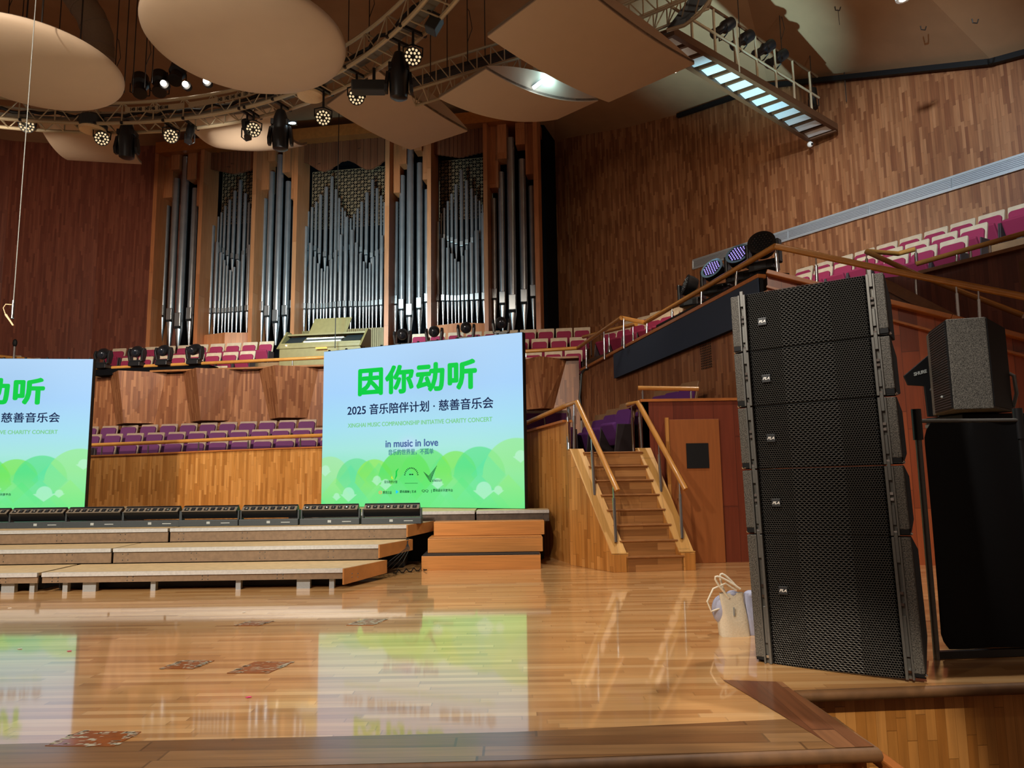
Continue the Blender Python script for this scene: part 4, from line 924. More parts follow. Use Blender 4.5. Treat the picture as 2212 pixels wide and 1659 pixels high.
# =================================================================== LINE ARRAY
AFL = PZ(1633, 1429); arz = math.radians(-33); AW = 1.06; AFR = AFL + Vector((math.cos(arz), math.sin(arz), 0)) * AW
AX = Vector((math.cos(arz), math.sin(arz), 0)); AYv = Vector((-math.sin(arz), math.cos(arz), 0)); AC = (AFL + AFR) / 2
ROLL = .021
def hex_grille(W_, H_, z0):
    """honeycomb of pierced sheet: small cells at the sides, stretched ones in the middle"""
    w1, w2, rp = .0165, .031, .0148
    nside = int(W_ * .30 / w1); xs1 = nside * w1; nm = int((W_ - 2 * xs1) / w2); half = nside + nm / 2
    k = (W_ / 2) / (xs1 + nm * w2 / 2)
    def g(t):
        a = abs(t); x = a * w2 if a <= nm / 2 else nm / 2 * w2 + (a - nm / 2) * w1
        return math.copysign(x * k, t)
    rows = int(H_ / rp); vs = []; fs = []
    hexa = [(0, .667), (.5, .333), (.5, -.333), (0, -.667), (-.5, -.333), (-.5, .333)]
    for r in range(rows):
        zc = z0 + (r + .5) * H_ / rows; o = .5 * (r % 2); n = int(2 * half) - (r % 2)
        for i in range(n):
            t = -half + .5 + i + o; b0 = len(vs)
            for d, y in ((1.0, 0), (.80, -.0015), (.80, .006)):
                for hx, hz in hexa:
                    x = g(t + hx * d if d == 1 else t + hx * (d - .04)); vs.append((x, y - .012 * (1 - (2 * x / W_) ** 2), zc + hz * rp * (d if d == 1 else d - .06)))
            for e in range(6):
                f = (e + 1) % 6
                fs.append((b0 + e, b0 + f, b0 + 6 + f, b0 + 6 + e)); fs.append((b0 + 6 + e, b0 + 6 + f, b0 + 12 + f, b0 + 12 + e))
    return vs, fs
def array_box(label, H, loc, tilt, D0=.62, D1=.42, logo_z=.45):
    W_ = AW; t = thing('line_array_speaker', label, 'speaker', loc, 0, 'speakers of the line array', rot=(Matrix.Rotation(arz, 3, 'Z') @ Matrix.Rotation(-ROLL, 3, 'Y') @ Matrix.Rotation(-tilt, 3, 'X')).to_euler())
    g = .002; ch = .075; rb = .055
    xi = W_ / 2 - ch
    # cabinet: wedge narrowing to the back
    b = MB(); pr = [(-W_ / 2 + .005, .05), (W_ / 2 - .005, .05), (W_ / 2 - .012, D0), (-W_ / 2 + .012, D0)]
    n = 4; vs = [(x, y, (g if y < .1 else H * .16)) for x, y in pr] + [(x, y, (H - g if y < .1 else H * .84)) for x, y in pr]
    b.add(vs, [(3, 2, 1, 0), (4, 5, 6, 7), (0, 1, 5, 4), (1, 2, 6, 5), (2, 3, 7, 6), (3, 0, 4, 7)])
    c = b.build('cabinet', M['cab'], t, world=False, bevel=.006)
    for s in (-1, 1):
        MB().box((s * (W_ / 2 - ch / 2 - .004), .035, H / 2 + .02), (ch - .006, .10, H - 2 * g - .05)).build('cheek', M['speck'], t, world=False, bevel=.006)
        rx_ = s * (xi - rb / 2 + .012); r = MB()
        r.box((rx_ - s * .018, .0, H / 2), (.018, .05, H - .012)).box((rx_ + s * .020, .0, H / 2), (.012, .05, H - .012)).box((rx_, .02, H / 2), (.03, .03, H - .012))
        r.box((rx_, -.004, H * .92), (.024, .03, H * .16 + .05)).box((rx_, -.003, H * .30), (.022, .02, H * .28))
        ro = r.build('rigging_bar', M['rig'], t, world=False, bevel=.002, seg=1)
        q = MB()
        for z in (H * .60, H * .52, H * .06): MB().box((rx_, -.006, z), (.02, .022, .018)).build('slot_bolt', M['chrome'], ro, world=False)
        q.cyl((rx_, .02, H * .035), (rx_ + s * .085, .03, H * .035), .007, seg=8).ball((rx_ + s * .085, .03, H * .035), .012, 8, 6)
        q.build('lock_pin', M['chrome'], ro, world=False)
        q = MB().box((rx_ + s * .045, .012, H * .03 + .02), (.07, .05, .04)); q.build('hinge_recess', M['black'], ro, world=False)
        # recessed handle on the flank
        hx = s * (W_ / 2 - .045); MB().ball((hx - s * .012, .33, H * .5), (.02, .09, min(.10, H * .22)), 14, 8).build('handle_recess', M['slot'], c, world=False, smooth=True)
    gw = 2 * (xi - rb) + .01
    MB().box((0, .03, H / 2), (gw + .03, .02, H - .001)).build('grille_backing', M['foam'], t, world=False)
    vs, fs = hex_grille(gw, H - 2 * g - .004, g + .002); b = MB(); b.add(vs, fs)
    go = b.build('grille', M['grille'], t, world=False, recalc=False)
    bx = -gw / 2 + .105; bz = H * logo_z
    MB().box((bx, -.014, bz), (.062, .008, .058)).build('badge', M['fixgrey'], t, world=False, bevel=.003)
    text('badge_lettering', 'PLA', .05, M['white'], t, Matrix.Translation((bx, -.0195, bz)) @ Matrix.Rotation(PI / 2, 4, 'X'), depth=.002, shear=.35, fit=(.05, .02), off=.002)
    return t
zsub = PY(1631, 1150, AFL.y).z
ARR = [('line array bottom subwoofer, tallest black box standing on the floor', zsub, 0.0)]
hs = [PY(1618, 1013.5, AFL.y).z - zsub, 0, 0, 0]
boxes = [('second speaker from the bottom of the black line array', .468, .01), ('middle speaker of the black line array', .462, .0), ('second speaker from the top of the black line array', .416, .02), ('topmost tilted speaker of the black line array by the handrail', .448, .05)]
array_box(ARR[0][0], zsub - .0005, (AC.x, AC.y, .004), 0.0, .66, .5, .57)
base = AC + Vector((0, 0, zsub)) - AX * zsub * ROLL
for lb, h, tl in boxes:
    array_box(lb, h - .0005, base, tl, .55, .40, .48)
    base = base + (AYv * math.sin(tl) - AX * ROLL + Vector((0, 0, math.cos(tl)))) * h
# safety loops on the left pins
# =================================================================== MASKING FRAME, CASE, MONITOR, ANTENNA
f0 = PZ(2024, 1424); f0.z = 0; fT = PY(1968, 893, f0.y + .02).z; fr0 = Vector((f0.x + .80, f0.y + .06, 0))
ms = thing('masking_frame', 'black cloth screen on a pipe frame right of line array', 'screen', f0)
for q in (f0, fr0):
    MB().cyl(q, q + Vector((0, 0, fT)), .022, .022, 12).build('pole', M['rig'] if q is f0 else M['fix'], ms, smooth=True)
    MB().cyl(q + Vector((0, 0, fT - .2)), q + Vector((0, 0, fT + .03)), .034, .034, 12).build('clamp', M['fix'], ms, smooth=True)
MB().cyl(f0 + Vector((0, -.01, fT - .06)), fr0 + Vector((0, -.01, fT - .06)), .015, .015, 10).build('crossbar', M['rig'], ms, smooth=True)
MB().bar(f0 + Vector((0, 0, .03)), fr0 + Vector((0, 0, .03)), .04, .05).build('bottom_bar', M['fix'], ms)
fd = (fr0 - f0); 
def cloth(u, v):
    z = .07 + (fT - .075 - .07) * v; cu = .07 * max(0, 1 - v * 14) ** 2 + .08 * max(0, 1 - (1 - v) * 12) ** 2
    uu = cu + (.97 - cu) * u if u < .5 else .97 * u
    return f0 + Vector((0, -.02, 0)) + fd * (.045 + uu * .95) + Vector((0, -.012 * math.sin(u * 9 + v * 3), z))
MB().grid(cloth, 30, 30, (0, .008, 0)).build('cloth', M['drape'], ms, smooth=True)
d0_ = fr0 + Vector((.07, .12, 0)); dp = MB().grid(lambda u, v: d0_ + Vector((u * .9, .05 * math.sin(u * 26), .005 + v * (fT - .02))), 60, 4, (0, .015, 0))
tag(dp.build('black_drape', M['drape'], smooth=True), 'second black drape hanging at the right picture edge', 'drape')
MBz = 1.82
case = thing('flight_case', 'black equipment case hidden behind the cloth screen under the monitor', 'case', (4.25, 6.35, 0))
MB().box((4.25, 6.35, MBz / 2), (.62, .55, MBz)).build('body', M['black'], case, bevel=.01)
MB().box((4.25, 6.35, MBz - .08), (.63, .56, .03)).build('edge_trim', M['rig'], case)
mA, mB, mC, mD = PY(2008, 722, 6.28), PY(2043, 690, 5.74), PY(2128, 684, 5.66), PY(2166, 690, 6.12)
mzt = (mB.z + mC.z) / 2; mzb = MBz + .012
pl = [(mB.x, mB.y), (mC.x, mC.y), (mD.x, mD.y), (mD.x - .05, 6.5), (mA.x + .1, 6.5), (mA.x, mA.y)]
mon = thing('stage_monitor', 'wedge monitor speaker stood on end above the cloth screen', 'speaker', (3.95, 6.1, mzb))
MB().ext(pl, mzb, mzt).build('cabinet', M['speck'], mon, bevel=.008)
gA, gB = Vector((mA.x, mA.y, 0)), Vector((mB.x, mB.y, 0)); gn = Vector(((gB - gA).y, -(gB - gA).x, 0)).normalized() 
if gn.x > 0: gn = -gn
MB().slab([gA + gn * .004 + Vector((0, 0, mzb + .01)), gB + gn * .004 + Vector((0, 0, mzb + .01)), gB + gn * .004 + Vector((0, 0, mzt - .01)), gA + gn * .004 + Vector((0, 0, mzt - .01))], gn * .006).build('grille_cloth', M['black'], mon)
b = MB(); n = 34
for k in range(n): z = mzb + .03 + (mzt - mzb - .06) * k / (n - 1); b.bar(gA.lerp(gB, .04) + gn * .012 + Vector((0, 0, z)), gA.lerp(gB, .97) + gn * .012 + Vector((0, 0, z)), .006, .008)
b.build('grille_bars', M['fixgrey'], mon)
MB().slab([Vector((mD.x + .004, mD.y, mzb + .02)), Vector((mC.x + .004, mC.y, mzb + .02)), Vector((mC.x + .004, mC.y, mzt - .01)), Vector((mD.x + .004, mD.y, mzt - .01))], (.006, -.002, 0)).build('baffle', M['black'], mon)
MB().tube([PY(2166, 800, 6.15), PY(2190, 812, 6.1), PY(2196, 850, 6.1), PY(2188, 880, 6.15)], .016, 8).build('carry_strap', M['rig'], mon, smooth=True)
MB().ball(gA.lerp(gB, .55) + gn * .018 + Vector((0, 0, mzb + .13)), .012, 8, 6).build('indicator', M['dotw'], mon)
ant = thing('paddle_antenna', 'black paddle antenna standing behind the monitor, lettered in grey', 'antenna', PY(2005, 895, 6.6))
YA = 6.62; sh_ = [PY(x, y, YA) for x, y in ((1953, 812), (2007, 766), (2046, 775), (2050, 900), (2005, 900), (1997, 834), (1962, 832))]
MB().slab(sh_, (0, .02, 0)).build('blade', M['black'], ant, bevel=.004)
text('lettering', 'SHURE', .05, M['dotw'], ant, Matrix.Translation(Vector(PY(1988, 805, YA - .006)) - Vector(ant.location)) @ Matrix.Rotation(PI / 2, 4, 'X') @ Matrix.Rotation(.25, 4, 'Z'), shear=.2, fit=(.135, .034), off=.002)
MB().cyl(PY(2020, 845, YA - .03), PY(2028, 905, YA - .03), .006, .006, 8).ball(PY(2012, 842, YA - .03), .016, 10, 6).build('clip_mic', M['fixgrey'], ant)
MB().box((ant.location.x + .08, YA + .01, MBz / 2), (.1, .04, MBz)).build('stand', M['black'], ant)
# =================================================================== BAGS
bp = PZ(1586, 1371); bp.z = 0
bag = thing('tote_bag', 'cream canvas tote bag with looped handles on the floor left of line array', 'bag', bp, .1)
def bagf(w0, w1, d0, d1, h, wob, cx_=0.0):
    def fn(u, v):
        a = 2 * PI * u; w = w0 + (w1 - w0) * v; d = d0 + (d1 - d0) * v; e = .55
        c, s = math.cos(a), math.sin(a); x = math.copysign(abs(c) ** e, c) * w; y = math.copysign(abs(s) ** e, s) * d
        return Vector((x + cx_ * v + wob * math.sin(7 * v + 3 * u * 6.28), y + wob * math.sin(5 * v + 2 * a), h * v))
    return fn
b = MB().grid(bagf(.125, .10, .085, .03, .34, .006, -.01), 48, 14); b.build('body', M['bag'], bag, world=False, smooth=True)
MB().ball((-.08, .03, .2), (.09, .07, .12), 14, 10).build('stuffing', M['bag2'], bag, world=False, smooth=True)
MB().ball((.0, .0, .33), (.05, .03, .03), 12, 8).build('inner_lining', M['bag2'], bag, world=False, smooth=True)
for s, off_, hh in ((-1, -.16, .17), (1, -.09, .18)):
    MB().tube([Vector((-.04, s * .02, .30)) + Vector((off_ * math.sin(PI * k / 10), s * .01, hh * math.sin(PI * k / 10 * .9) + .02 * k / 10)) + Vector((.10 * k / 10, 0, 0)) for k in range(11)], .009, 8).build('handle', M['strap'], bag, world=False, smooth=True)
MB().tube([Vector((-.12, -.02, .22)), Vector((-.2, -.03, .2)), Vector((-.23, -.03, .28)), Vector((-.17, -.02, .38)), Vector((-.06, -.02, .42)), Vector((.03, -.02, .36))], .008, 8).build('handle', M['strap'], bag, world=False, smooth=True)
MB().box((-.02, -.068, .2), (.012, .004, .07)).build('side_tag', M['dotw'], bag, world=False)
bq = bp + Vector((.17, .05, 0)); bg2 = thing('drawstring_bag', 'lavender nylon bag slumped between the cream tote and the line array', 'bag', bq)
MB().grid(bagf(.10, .05, .09, .05, .33, .012), 40, 12).build('body', M['bag2'], bg2, world=False, smooth=True)
MB().ball((0, 0, .31), (.06, .05, .04), 12, 8).build('gathered_neck', M['bag2'], bg2, world=False, smooth=True)
# =================================================================== FLOOR DETAILS
for lb, q in (('large brown floor plate nearest the left front edge', ((97, 1612), (245, 1614), (305, 1582), (176, 1580))), ('middle worn brown floor plate left of right screen reflection', ((490, 1455), (580, 1455), (636, 1430), (552, 1430))), ('small worn brown floor plate left of the middle one', ((344, 1445), (415, 1446), (463, 1428), (393, 1428))), ('faint worn floor plate close to the risers', ((505, 1352), (560, 1352), (592, 1342), (540, 1342))), ('faint worn floor plate in front of the step unit', ((748, 1351), (805, 1351), (838, 1338), (790, 1338)))):
    P4 = [PZ(x, y) for x, y in q]; c = sum(P4, Vector()) / 4
    t = thing('floor_plate', lb, 'floor plate', c, 0, 'brown plates let into the stage floor')
    MB().slab([(p.x, p.y, .0005) for p in P4], (0, 0, .004)).build('lid', M['hatch'], t)
    b = MB(); rnd = random.Random(lb)
    for k in range(70):
        u, v = rnd.random(), rnd.random()
        if k < 45: u = rnd.choice([rnd.uniform(0, .12), rnd.uniform(.88, 1), u]); v = v if u < .12 or u > .88 else rnd.choice([rnd.uniform(0, .14), rnd.uniform(.84, 1)])
        p = P4[0].lerp(P4[1], u).lerp(P4[3].lerp(P4[2], u), v); w = rnd.uniform(.006, .03); h = rnd.uniform(.003, .010)
        b.add([(p.x - w, p.y - h, .0052), (p.x + w * .7, p.y - h * rnd.random(), .0052), (p.x + w, p.y + h, .0052), (p.x - w * .5, p.y + h, .0052)], [(0, 1, 2, 3)])
    b.build('worn_flecks', M['fleck'], t, recalc=False)['kind'] = 'stuff'
for lb, x, y, m in (('pink confetti petal on the floor before the right screen reflection', 537, 1507, 'pink'), ('pink confetti scrap inside left screen reflection', 150, 1407, 'pink'), ('white paper scrap inside left screen reflection', 43, 1402, 'paper'), ('white paper scrap on the floor before the middle of the risers', 527, 1323, 'paper'), ('tiny white scrap on the floor by the left picture edge', 21, 1314, 'paper')):
    p = PZ(x, y); w = .022
    b = MB().slab([(p.x - w, p.y, .002), (p.x - .2 * w, p.y - .5 * w, .002), (p.x + w, p.y - .1 * w, .004), (p.x + .2 * w, p.y + .6 * w, .003)], (0, 0, .002))
    tag(b.build('confetti', M[m]), lb, 'confetti')
# =================================================================== BANNER, WASH LIGHTS, MOVING HEADS
ban = [on_t(1335, 766, -.10), on_t(1652, 600, -.10), on_t(1652, 676, -.10), on_t(1345, 815, -.10)]
zt_b = (ban[0].z + ban[1].z) / 2
tb = thing('cloth_banner', 'long navy cloth panel hung along the terrace front below the handrail', 'banner', ban[3])
nT = Vector(((TB - TA).y, -(TB - TA).x, 0)).normalized(); nT = nT if nT.x < 0 else -nT
zb_b = on_t(1345, 815, -.10).z; A_, B_ = Vector((ban[0].x, ban[0].y, 0)) , Vector((ban[1].x, ban[1].y, 0))
A_ = on_t(1335, 790, 0) + nT * .09; B_ = on_t(1652, 640, 0) + nT * .09
zA, zB_ = on_t(1335, 766).z, on_t(1650, 601).z; zA0, zB0 = on_t(1345, 815).z, on_t(1583, 712).z
MB().slab([(A_.x, A_.y, zA0), (B_.x, B_.y, zB0), (B_.x, B_.y, zB_), (A_.x, A_.y, zA)], nT * .02).build('cloth', M['banner'], tb)
MB().slab([Vector((A_.x, A_.y, zA0)) - nT * .02, Vector((B_.x, B_.y, zB0)) - nT * .02, Vector((B_.x, B_.y, zB_)) - nT * .02, Vector((A_.x, A_.y, zA)) - nT * .02], -nT * .06).build('batten', M['black'], tb)
sup = []
for x, y0, y1 in ((1500, 655, 700), (1570, 640, 680), (1634, 590, 640)): pass
def wash(loc, rz, lit, label, yaw, pitch):
    t = thing('wash_light', label, 'stage light', loc, rz, 'wash lights on the terrace')
    MB().box((0, 0, .07), (.42, .30, .14)).build('base', M['fix'], t, world=False, bevel=.015)
    MB().box((0, -.152, .07), (.20, .01, .09)).build('display', M['fixgrey'], t, world=False)
    y_ = MB().box((-.26, 0, .30), (.06, .16, .40)).box((.26, 0, .30), (.06, .16, .40)).box((0, 0, .155), (.58, .18, .04)).build('yoke', M['fix'], t, world=False, bevel=.02)
    R = Matrix.Rotation(yaw, 4, 'Z') @ Matrix.Rotation(pitch, 4, 'X'); P0 = Matrix.Translation((0, 0, .42)) @ R
    hm = MB().lathe([(.10, .12), (.19, .08), (.215, -.02), (.215, -.13)], (0, 0, 0), 28, None); hm.v = [P0 @ (Matrix.Rotation(PI / 2, 3, 'X') @ Vector((v.x, v.y, -v.z))) for v in hm.v]
    h = hm.build('head', M['fix'], t, world=False, smooth=True)
    b = MB()
    for k in range(36): a0 = 2 * PI * k / 36; a1 = 2 * PI * (k + 1) / 36; b.add([P0 @ Vector((r * math.cos(a), -.14, r * math.sin(a))) for r, a in ((.178, a0), (.178, a1), (.225, a1), (.225, a0))], [(0, 1, 2, 3)])
    b.build('bezel', plain('bezel_blue', '7aa6c8', .4) if lit else M['fix'], h, world=False, recalc=False)
    fm = MB().add([P0 @ Vector((.18 * math.cos(2 * PI * k / 28), -.135, .18 * math.sin(2 * PI * k / 28))) for k in range(28)], [tuple(range(28))]); fm.build('face', M['black'], h, world=False, recalc=False)
    b = MB()
    for i in range(-3, 4):
        for j in range(-3, 4):
            x, z = (i + .5 * (j % 2)) * .052, j * .045
            if math.hypot(x, z) < .165: b.ball(P0 @ Vector((x, -.142, z)), .0135, 8, 6)
    b.build('led_lenses', M['bluedot'] if lit else M['lensdark'], h, world=False, smooth=True)
    return t
wf = math.atan2(nT.y, nT.x) + PI / 2
for x, y, Y, lit, lb, yaw, pitch in ((1503, 655, 13.9, 0, 'dark wash light at the left end of the terrace group', -.75, -.35), (1556, 628, 12.7, 1, 'lit wash light with bluish lenses, second from left on terrace', -.1, -.5), (1611, 601, 11.9, 1, 'lit wash light with bluish lenses, third from left on terrace', .05, -.55), (1659, 578, 11.25, 0, 'large dark wash light at the terrace corner by the handrail', .25, -.35)):
    p = PY(x - 8, y + 6, Y); wash((p.x, p.y, p.z - .02), wf + .55, lit, lb, yaw, pitch)
# dark shelf the wash lights stand on
ps_ = [PY(1440, 700, 14.6), PY(1665, 585, 11.2)]
tsf = tag(MB().slab([ps_[0] + nT * .25 + Vector((0, 0, -.04)), ps_[1] + nT * .22 + Vector((0, 0, -.02)), ps_[1] - nT * .35 + Vector((0, 0, -.02)), ps_[0] - nT * .35 + Vector((0, 0, -.04))], (0, 0, -.10)).build('lamp_shelf', M['black']), 'black cloth-covered shelf carrying the wash lights along the terrace', 'shelf')
def moving_head(loc, rz, label, yaw=0.0, pitch=.5, s=1.0, grp='moving heads on the balcony rail', up=True):
    t = thing('moving_head', label, 'stage light', loc, rz, grp)
    q = lambda x, y, z: Vector((x * s, y * s, z * s * (1 if up else -1)))
    MB().box(q(0, 0, .06), (.36 * s, .26 * s, .12 * s)).build('base', M['fix'], t, world=False, bevel=.012)
    b = MB()
    for k in (-1, 1): b.slab([q(k * .16, -.07, .14), q(k * .16, .07, .14), q(k * .19, .10, .40), q(k * .19, .05, .52), q(k * .19, -.05, .52), q(k * .19, -.10, .40)], q(k * .06, 0, 0))
    b.box(q(0, 0, .15), (.38 * s, .15 * s, .05 * s)); b.build('yoke', M['fix'], t, world=False, bevel=.012)
    R = Matrix.Rotation(yaw, 3, 'Z') @ Matrix.Rotation(pitch, 3, 'X'); c = q(0, 0, .44)
    prof = [(.07, .17), (.13, .15), (.15, .02), (.145, -.16), (.12, -.24), (.11, -.26)] if up else [(.10, .18), (.15, .15), (.165, 0), (.17, -.22), (.14, -.48), (.10, -.60), (.09, -.63)]
    h = MB(); h.lathe([(r * s, z * s) for r, z in prof], (0, 0, 0), 24); h.v = [c + R @ (Matrix.Rotation(PI / 2, 3, 'X') @ Vector((v.x, v.y, -v.z))) for v in h.v]
    ho = h.build('head', M['fix'], t, world=False, smooth=True)
    yl = prof[-1][1] * s; r_ = prof[-1][0] * s * .86
    l = MB().ball((0, 0, 0), (r_, .03 * s, r_), 18, 8); l.v = [c + R @ (v + Vector((0, yl - .002, 0))) for v in l.v]
    l.build('lens', M['lensdark'], ho, world=False, smooth=True)
    return t
mh = None
for x, y, Y, lb, yaw in ((222, 792, 19.75, 'moving head at the left end of balcony rail, beside left screen', .5), (295, 787, 19.65, 'second moving head from left on the balcony rail', .45), (353, 785, 19.55, 'third moving head from left on the balcony rail', .35), (420, 783, 19.45, 'fourth moving head from left on the balcony rail, by red seats', .15), (869, 751, 18.7, 'moving head peeping over right screen below organ tower', .25), (938, 745, 18.6, 'second moving head peeping over right screen top edge', .2), (1007, 737, 18.5, 'third moving head peeping over right screen top edge', .2), (1083, 726, 18.4, 'barely visible moving head behind right screen corner', .2)):
    p = PY(x, y, Y); moving_head((p.x, p.y, p.z - .06), RZF + .0, lb, yaw, .35, 1.0)
pa, pb_ = PY(203, 806, 19.85), PY(1095, 745, 18.3)
pc1 = PY(450, 792, 19.4); pd0 = PY(850, 770, 18.8)
tag(MB().slab([PY(203, 798, 19.72), PY(452, 788, 19.42), PY(452, 797, 19.42), PY(203, 812, 19.72)], (.05, .5, 0)).build('lamp_shelf', M['void']), 'black cloth-covered shelf under the four left moving heads', 'shelf')
tag(MB().slab([PY(845, 762, 18.62), PY(1095, 750, 18.35), PY(1095, 790, 18.35), PY(845, 800, 18.62)], (.05, .45, 0)).build('lamp_shelf', M['void']), 'black shelf behind right screen carrying four moving heads', 'shelf')
# speaker grille holes on the terrace wall
g0 = on_t(1527, 767) + nT * .02
b = MB(); ud = (TB - TA).normalized()
for i in range(7):
    for j in range(11): b.add([g0 + ud * ((i - 3) * .055 + sx) + Vector((0, 0, (j - 5) * .045 + sz_)) for sx, sz_ in ((-.017, -.013), (.017, -.013), (.017, .013), (-.017, .013))], [(0, 1, 2, 3)])
tag(b.build('wall_grille', M['slot']), 'patch of dark slots pierced in the terrace wall below the navy banner', 'grille')
# black power cable on the corner
b = MB().tube([PY(1270, 797, 17.2), PY(1261, 800, 17.0), PY(1256, 808, 16.9), PY(1254, 840, 16.9), PY(1252, 858, 16.9), PY(1256, 885, 16.9), PY(1256, 900, 16.9)], .03, 8)
tag(b.build('power_cable', M['cable'], smooth=True), 'thick black cable hanging down the balcony corner post', 'cable')
# =================================================================== CEILING REFLECTORS
def reflector(label, q, sag, th=.12, bul=(0, 0), rim=0):
    P4 = [PZ(*a) for a in q]; c = sum(P4, Vector()) / 4
    t = thing('acoustic_reflector', label, 'acoustic panel', c, 0, 'curved reflector panels under the ceiling')
    def fn(u, v, dz=0.0):
        p = P4[0].lerp(P4[1], u).lerp(P4[3].lerp(P4[2], u), v)
        return p + Vector((0, 0, -sag * 4 * u * (1 - u) - bul[0] * 4 * v * (1 - v) + dz))
    MB().grid(fn, 28, 20, (0, 0, .02)).build('shell', M['cloud'], t, smooth=True)
    MB().grid(lambda u, v: fn(u, v, .022), 28, 4, (0, 0, .05)).build('back_frame', M['cloudtop'], t, smooth=True)
    bk = Vector((P4[2].y - P4[3].y, -(P4[2].x - P4[3].x), 0)).normalized() * -.03
    if rim: MB().grid(lambda u, v: fn(u, 1.0, .02) + Vector((0, 0, rim * v * (.12 + 4 * u * (1 - u)))), 28, 3, bk).build('raised_rim', M['cloud'], t, smooth=True)
    return t
reflector('large square reflector panel at top right, nearest of the curved panels', ((1053, 80, 8.3), (1315, 221, 8.2), (1500, 139, 8.5), (1228, -52, 8.5)), .10, .16, rim=.22)
reflector('middle curved reflector panel with a bright cool-lit gap above it', ((948, 213, 8.75), (1204, 258, 8.7), (1292, 218, 8.85), (1050, 150, 8.85)), .22, .06, rim=.42)
reflector('curved reflector panel behind the ring truss, pointing down above organ', ((706, 228, 9.4), (888, 324, 9.3), (1010, 284, 9.45), (812, 150, 9.5)), .08, .10, rim=.35)
reflector('low reflector panel behind the hanging moving heads left of centre', ((392, 250, 9.5), (505, 318, 9.4), (663, 313, 9.5), (590, 232, 9.5)), .30, .05, (.1, 0))
reflector('reflector panel below the left disc with a hanging moving head before it', ((62, 222, 9.5), (146, 346, 9.4), (306, 355, 9.4), (262, 232, 9.5)), .22, .05)
def disc(label, x, y, rpx, Y):
    c = PY(x, y, Y); d = -(RM.transposed() @ (c - Vector((0, 0, CAMZ)))).z; r = rpx * d / FPX
    t = thing('acoustic_disc', label, 'acoustic panel', c, 0, 'round reflector discs')
    pr = [(.02, -.30)] + [(r * math.sin(a * PI / 2 / 14), -.30 * math.cos(a * PI / 2 / 14)) for a in range(1, 15)]
    MB().lathe(pr + [(r, .03)], c, 72).build('shell', M['cloud'], t, smooth=True)
    MB().lathe([(r, .032), (r * .97, .06), (r * .5, .14), (.02, .17)], c, 72).build('back_shell', M['cloudtop'], t, smooth=True)
    for k in range(4): a = PI / 4 + k * PI / 2; p = c + Vector((r * .5 * math.cos(a), r * .5 * math.sin(a), .13)); MB().cyl(p, Vector((p.x, p.y, 13.0)), .012, .012, 6).build('suspension_rod', M['wire'], t)
disc('round pale reflector disc at the left edge of the picture', 66, 141, 178, 10.3)
disc('largest round pale reflector disc at the top, inside the ring truss', 534, 86, 208, 10.5)
# =================================================================== RING TRUSS
RC, RI, RO, RZ0, RZ1 = Vector((-8.55, 5.35, 0)), 8.80, 9.22, 8.9, 9.36
def ring(a, R, z): return Vector((RC.x + R * math.cos(a), RC.y + R * math.sin(a), z))
A0, A1 = math.radians(2), math.radians(150)
def ang(x, R=9.0, z=8.95):
    return min((A0 + (A1 - A0) * k / 900 for k in range(901)), key=lambda a: abs(pxof(ring(a, R, z))[0] - x))
rg = thing('ring_truss', 'big circular lighting truss hanging over the stage around the reflector discs', 'truss', RC + Vector((0, 0, RZ0)))
N_ = 130; As = [A0 + (A1 - A0) * k / N_ for k in range(N_ + 1)]
for R, z, r in ((RI, RZ0, .04), (RO, RZ0, .04), (RI, RZ1, .036), (RO, RZ1, .036)): MB().tube([ring(a, R, z) for a in As], r, 8).build('chord', M['truss'], rg, smooth=True)
b = MB()
for a in As[::2]: b.cyl(ring(a, RI, RZ0), ring(a, RO, RZ0), .016, seg=6)
for a in As[::4]:
    for R in (RI, RO): b.cyl(ring(a, R, RZ0), ring(a, R, RZ1), .016, seg=6)
    b.cyl(ring(a, RI, RZ1), ring(a, RO, RZ1), .016, seg=6)
for k in range(0, N_ - 3, 4):
    for R in (RI, RO): b.cyl(ring(As[k], R, RZ1), ring(As[k + 2], R, RZ0), .012, seg=6).cyl(ring(As[k + 2], R, RZ0), ring(As[k + 4], R, RZ1), .012, seg=6)
b.build('lacing', M['truss'], rg, smooth=True)
MB().grid(lambda u, v: ring(A0 + (A1 - A0) * u, RI + .12 + .2 * v, RZ0 + .14), 130, 1, (0, 0, .05)).build('cable_tray', M['tray'], rg)
MB().tube([ring(a, RI + .1 + .04 * math.sin(a * 61), RZ0 + .24 + .03 * math.sin(a * 97)) for a in As], .035, 6).build('cable_loom', M['cable'], rg, smooth=True)
for x0, x1, z0, z1, nums in ((272, 400, 9.12, 9.24, [(290, '149'), (305, '148'), (320, '147'), (334, '146'), (349, '145'), (362, '144')]), (410, 580, 9.12, 9.24, [(478, '143'), (493, '142'), (506, '141'), (519, '140'), (534, '139'), (548, '138'), (565, '137')])):
    a0, a1 = ang(x0, RI, 9.2), ang(x1, RI, 9.2); n = 14
    b = MB().grid(lambda u, v: ring(a0 + (a1 - a0) * u, RI - .035, z0 + (z1 - z0) * v), n, 1, (0, .008, 0)); bo = b.build('number_band', M['truss'], rg)
    for x, s_ in nums:
        a = ang(x, RI, 9.2); p = ring(a, RI - .045, 9.18) - (RC + Vector((0, 0, RZ0)))
        text('number_lettering', s_, .13, M['black'], rg, Matrix.Translation(p) @ Matrix.Rotation(a - PI / 2, 4, 'Z') @ Matrix.Rotation(PI / 2, 4, 'X'), fit=(.10, .085), off=.002)
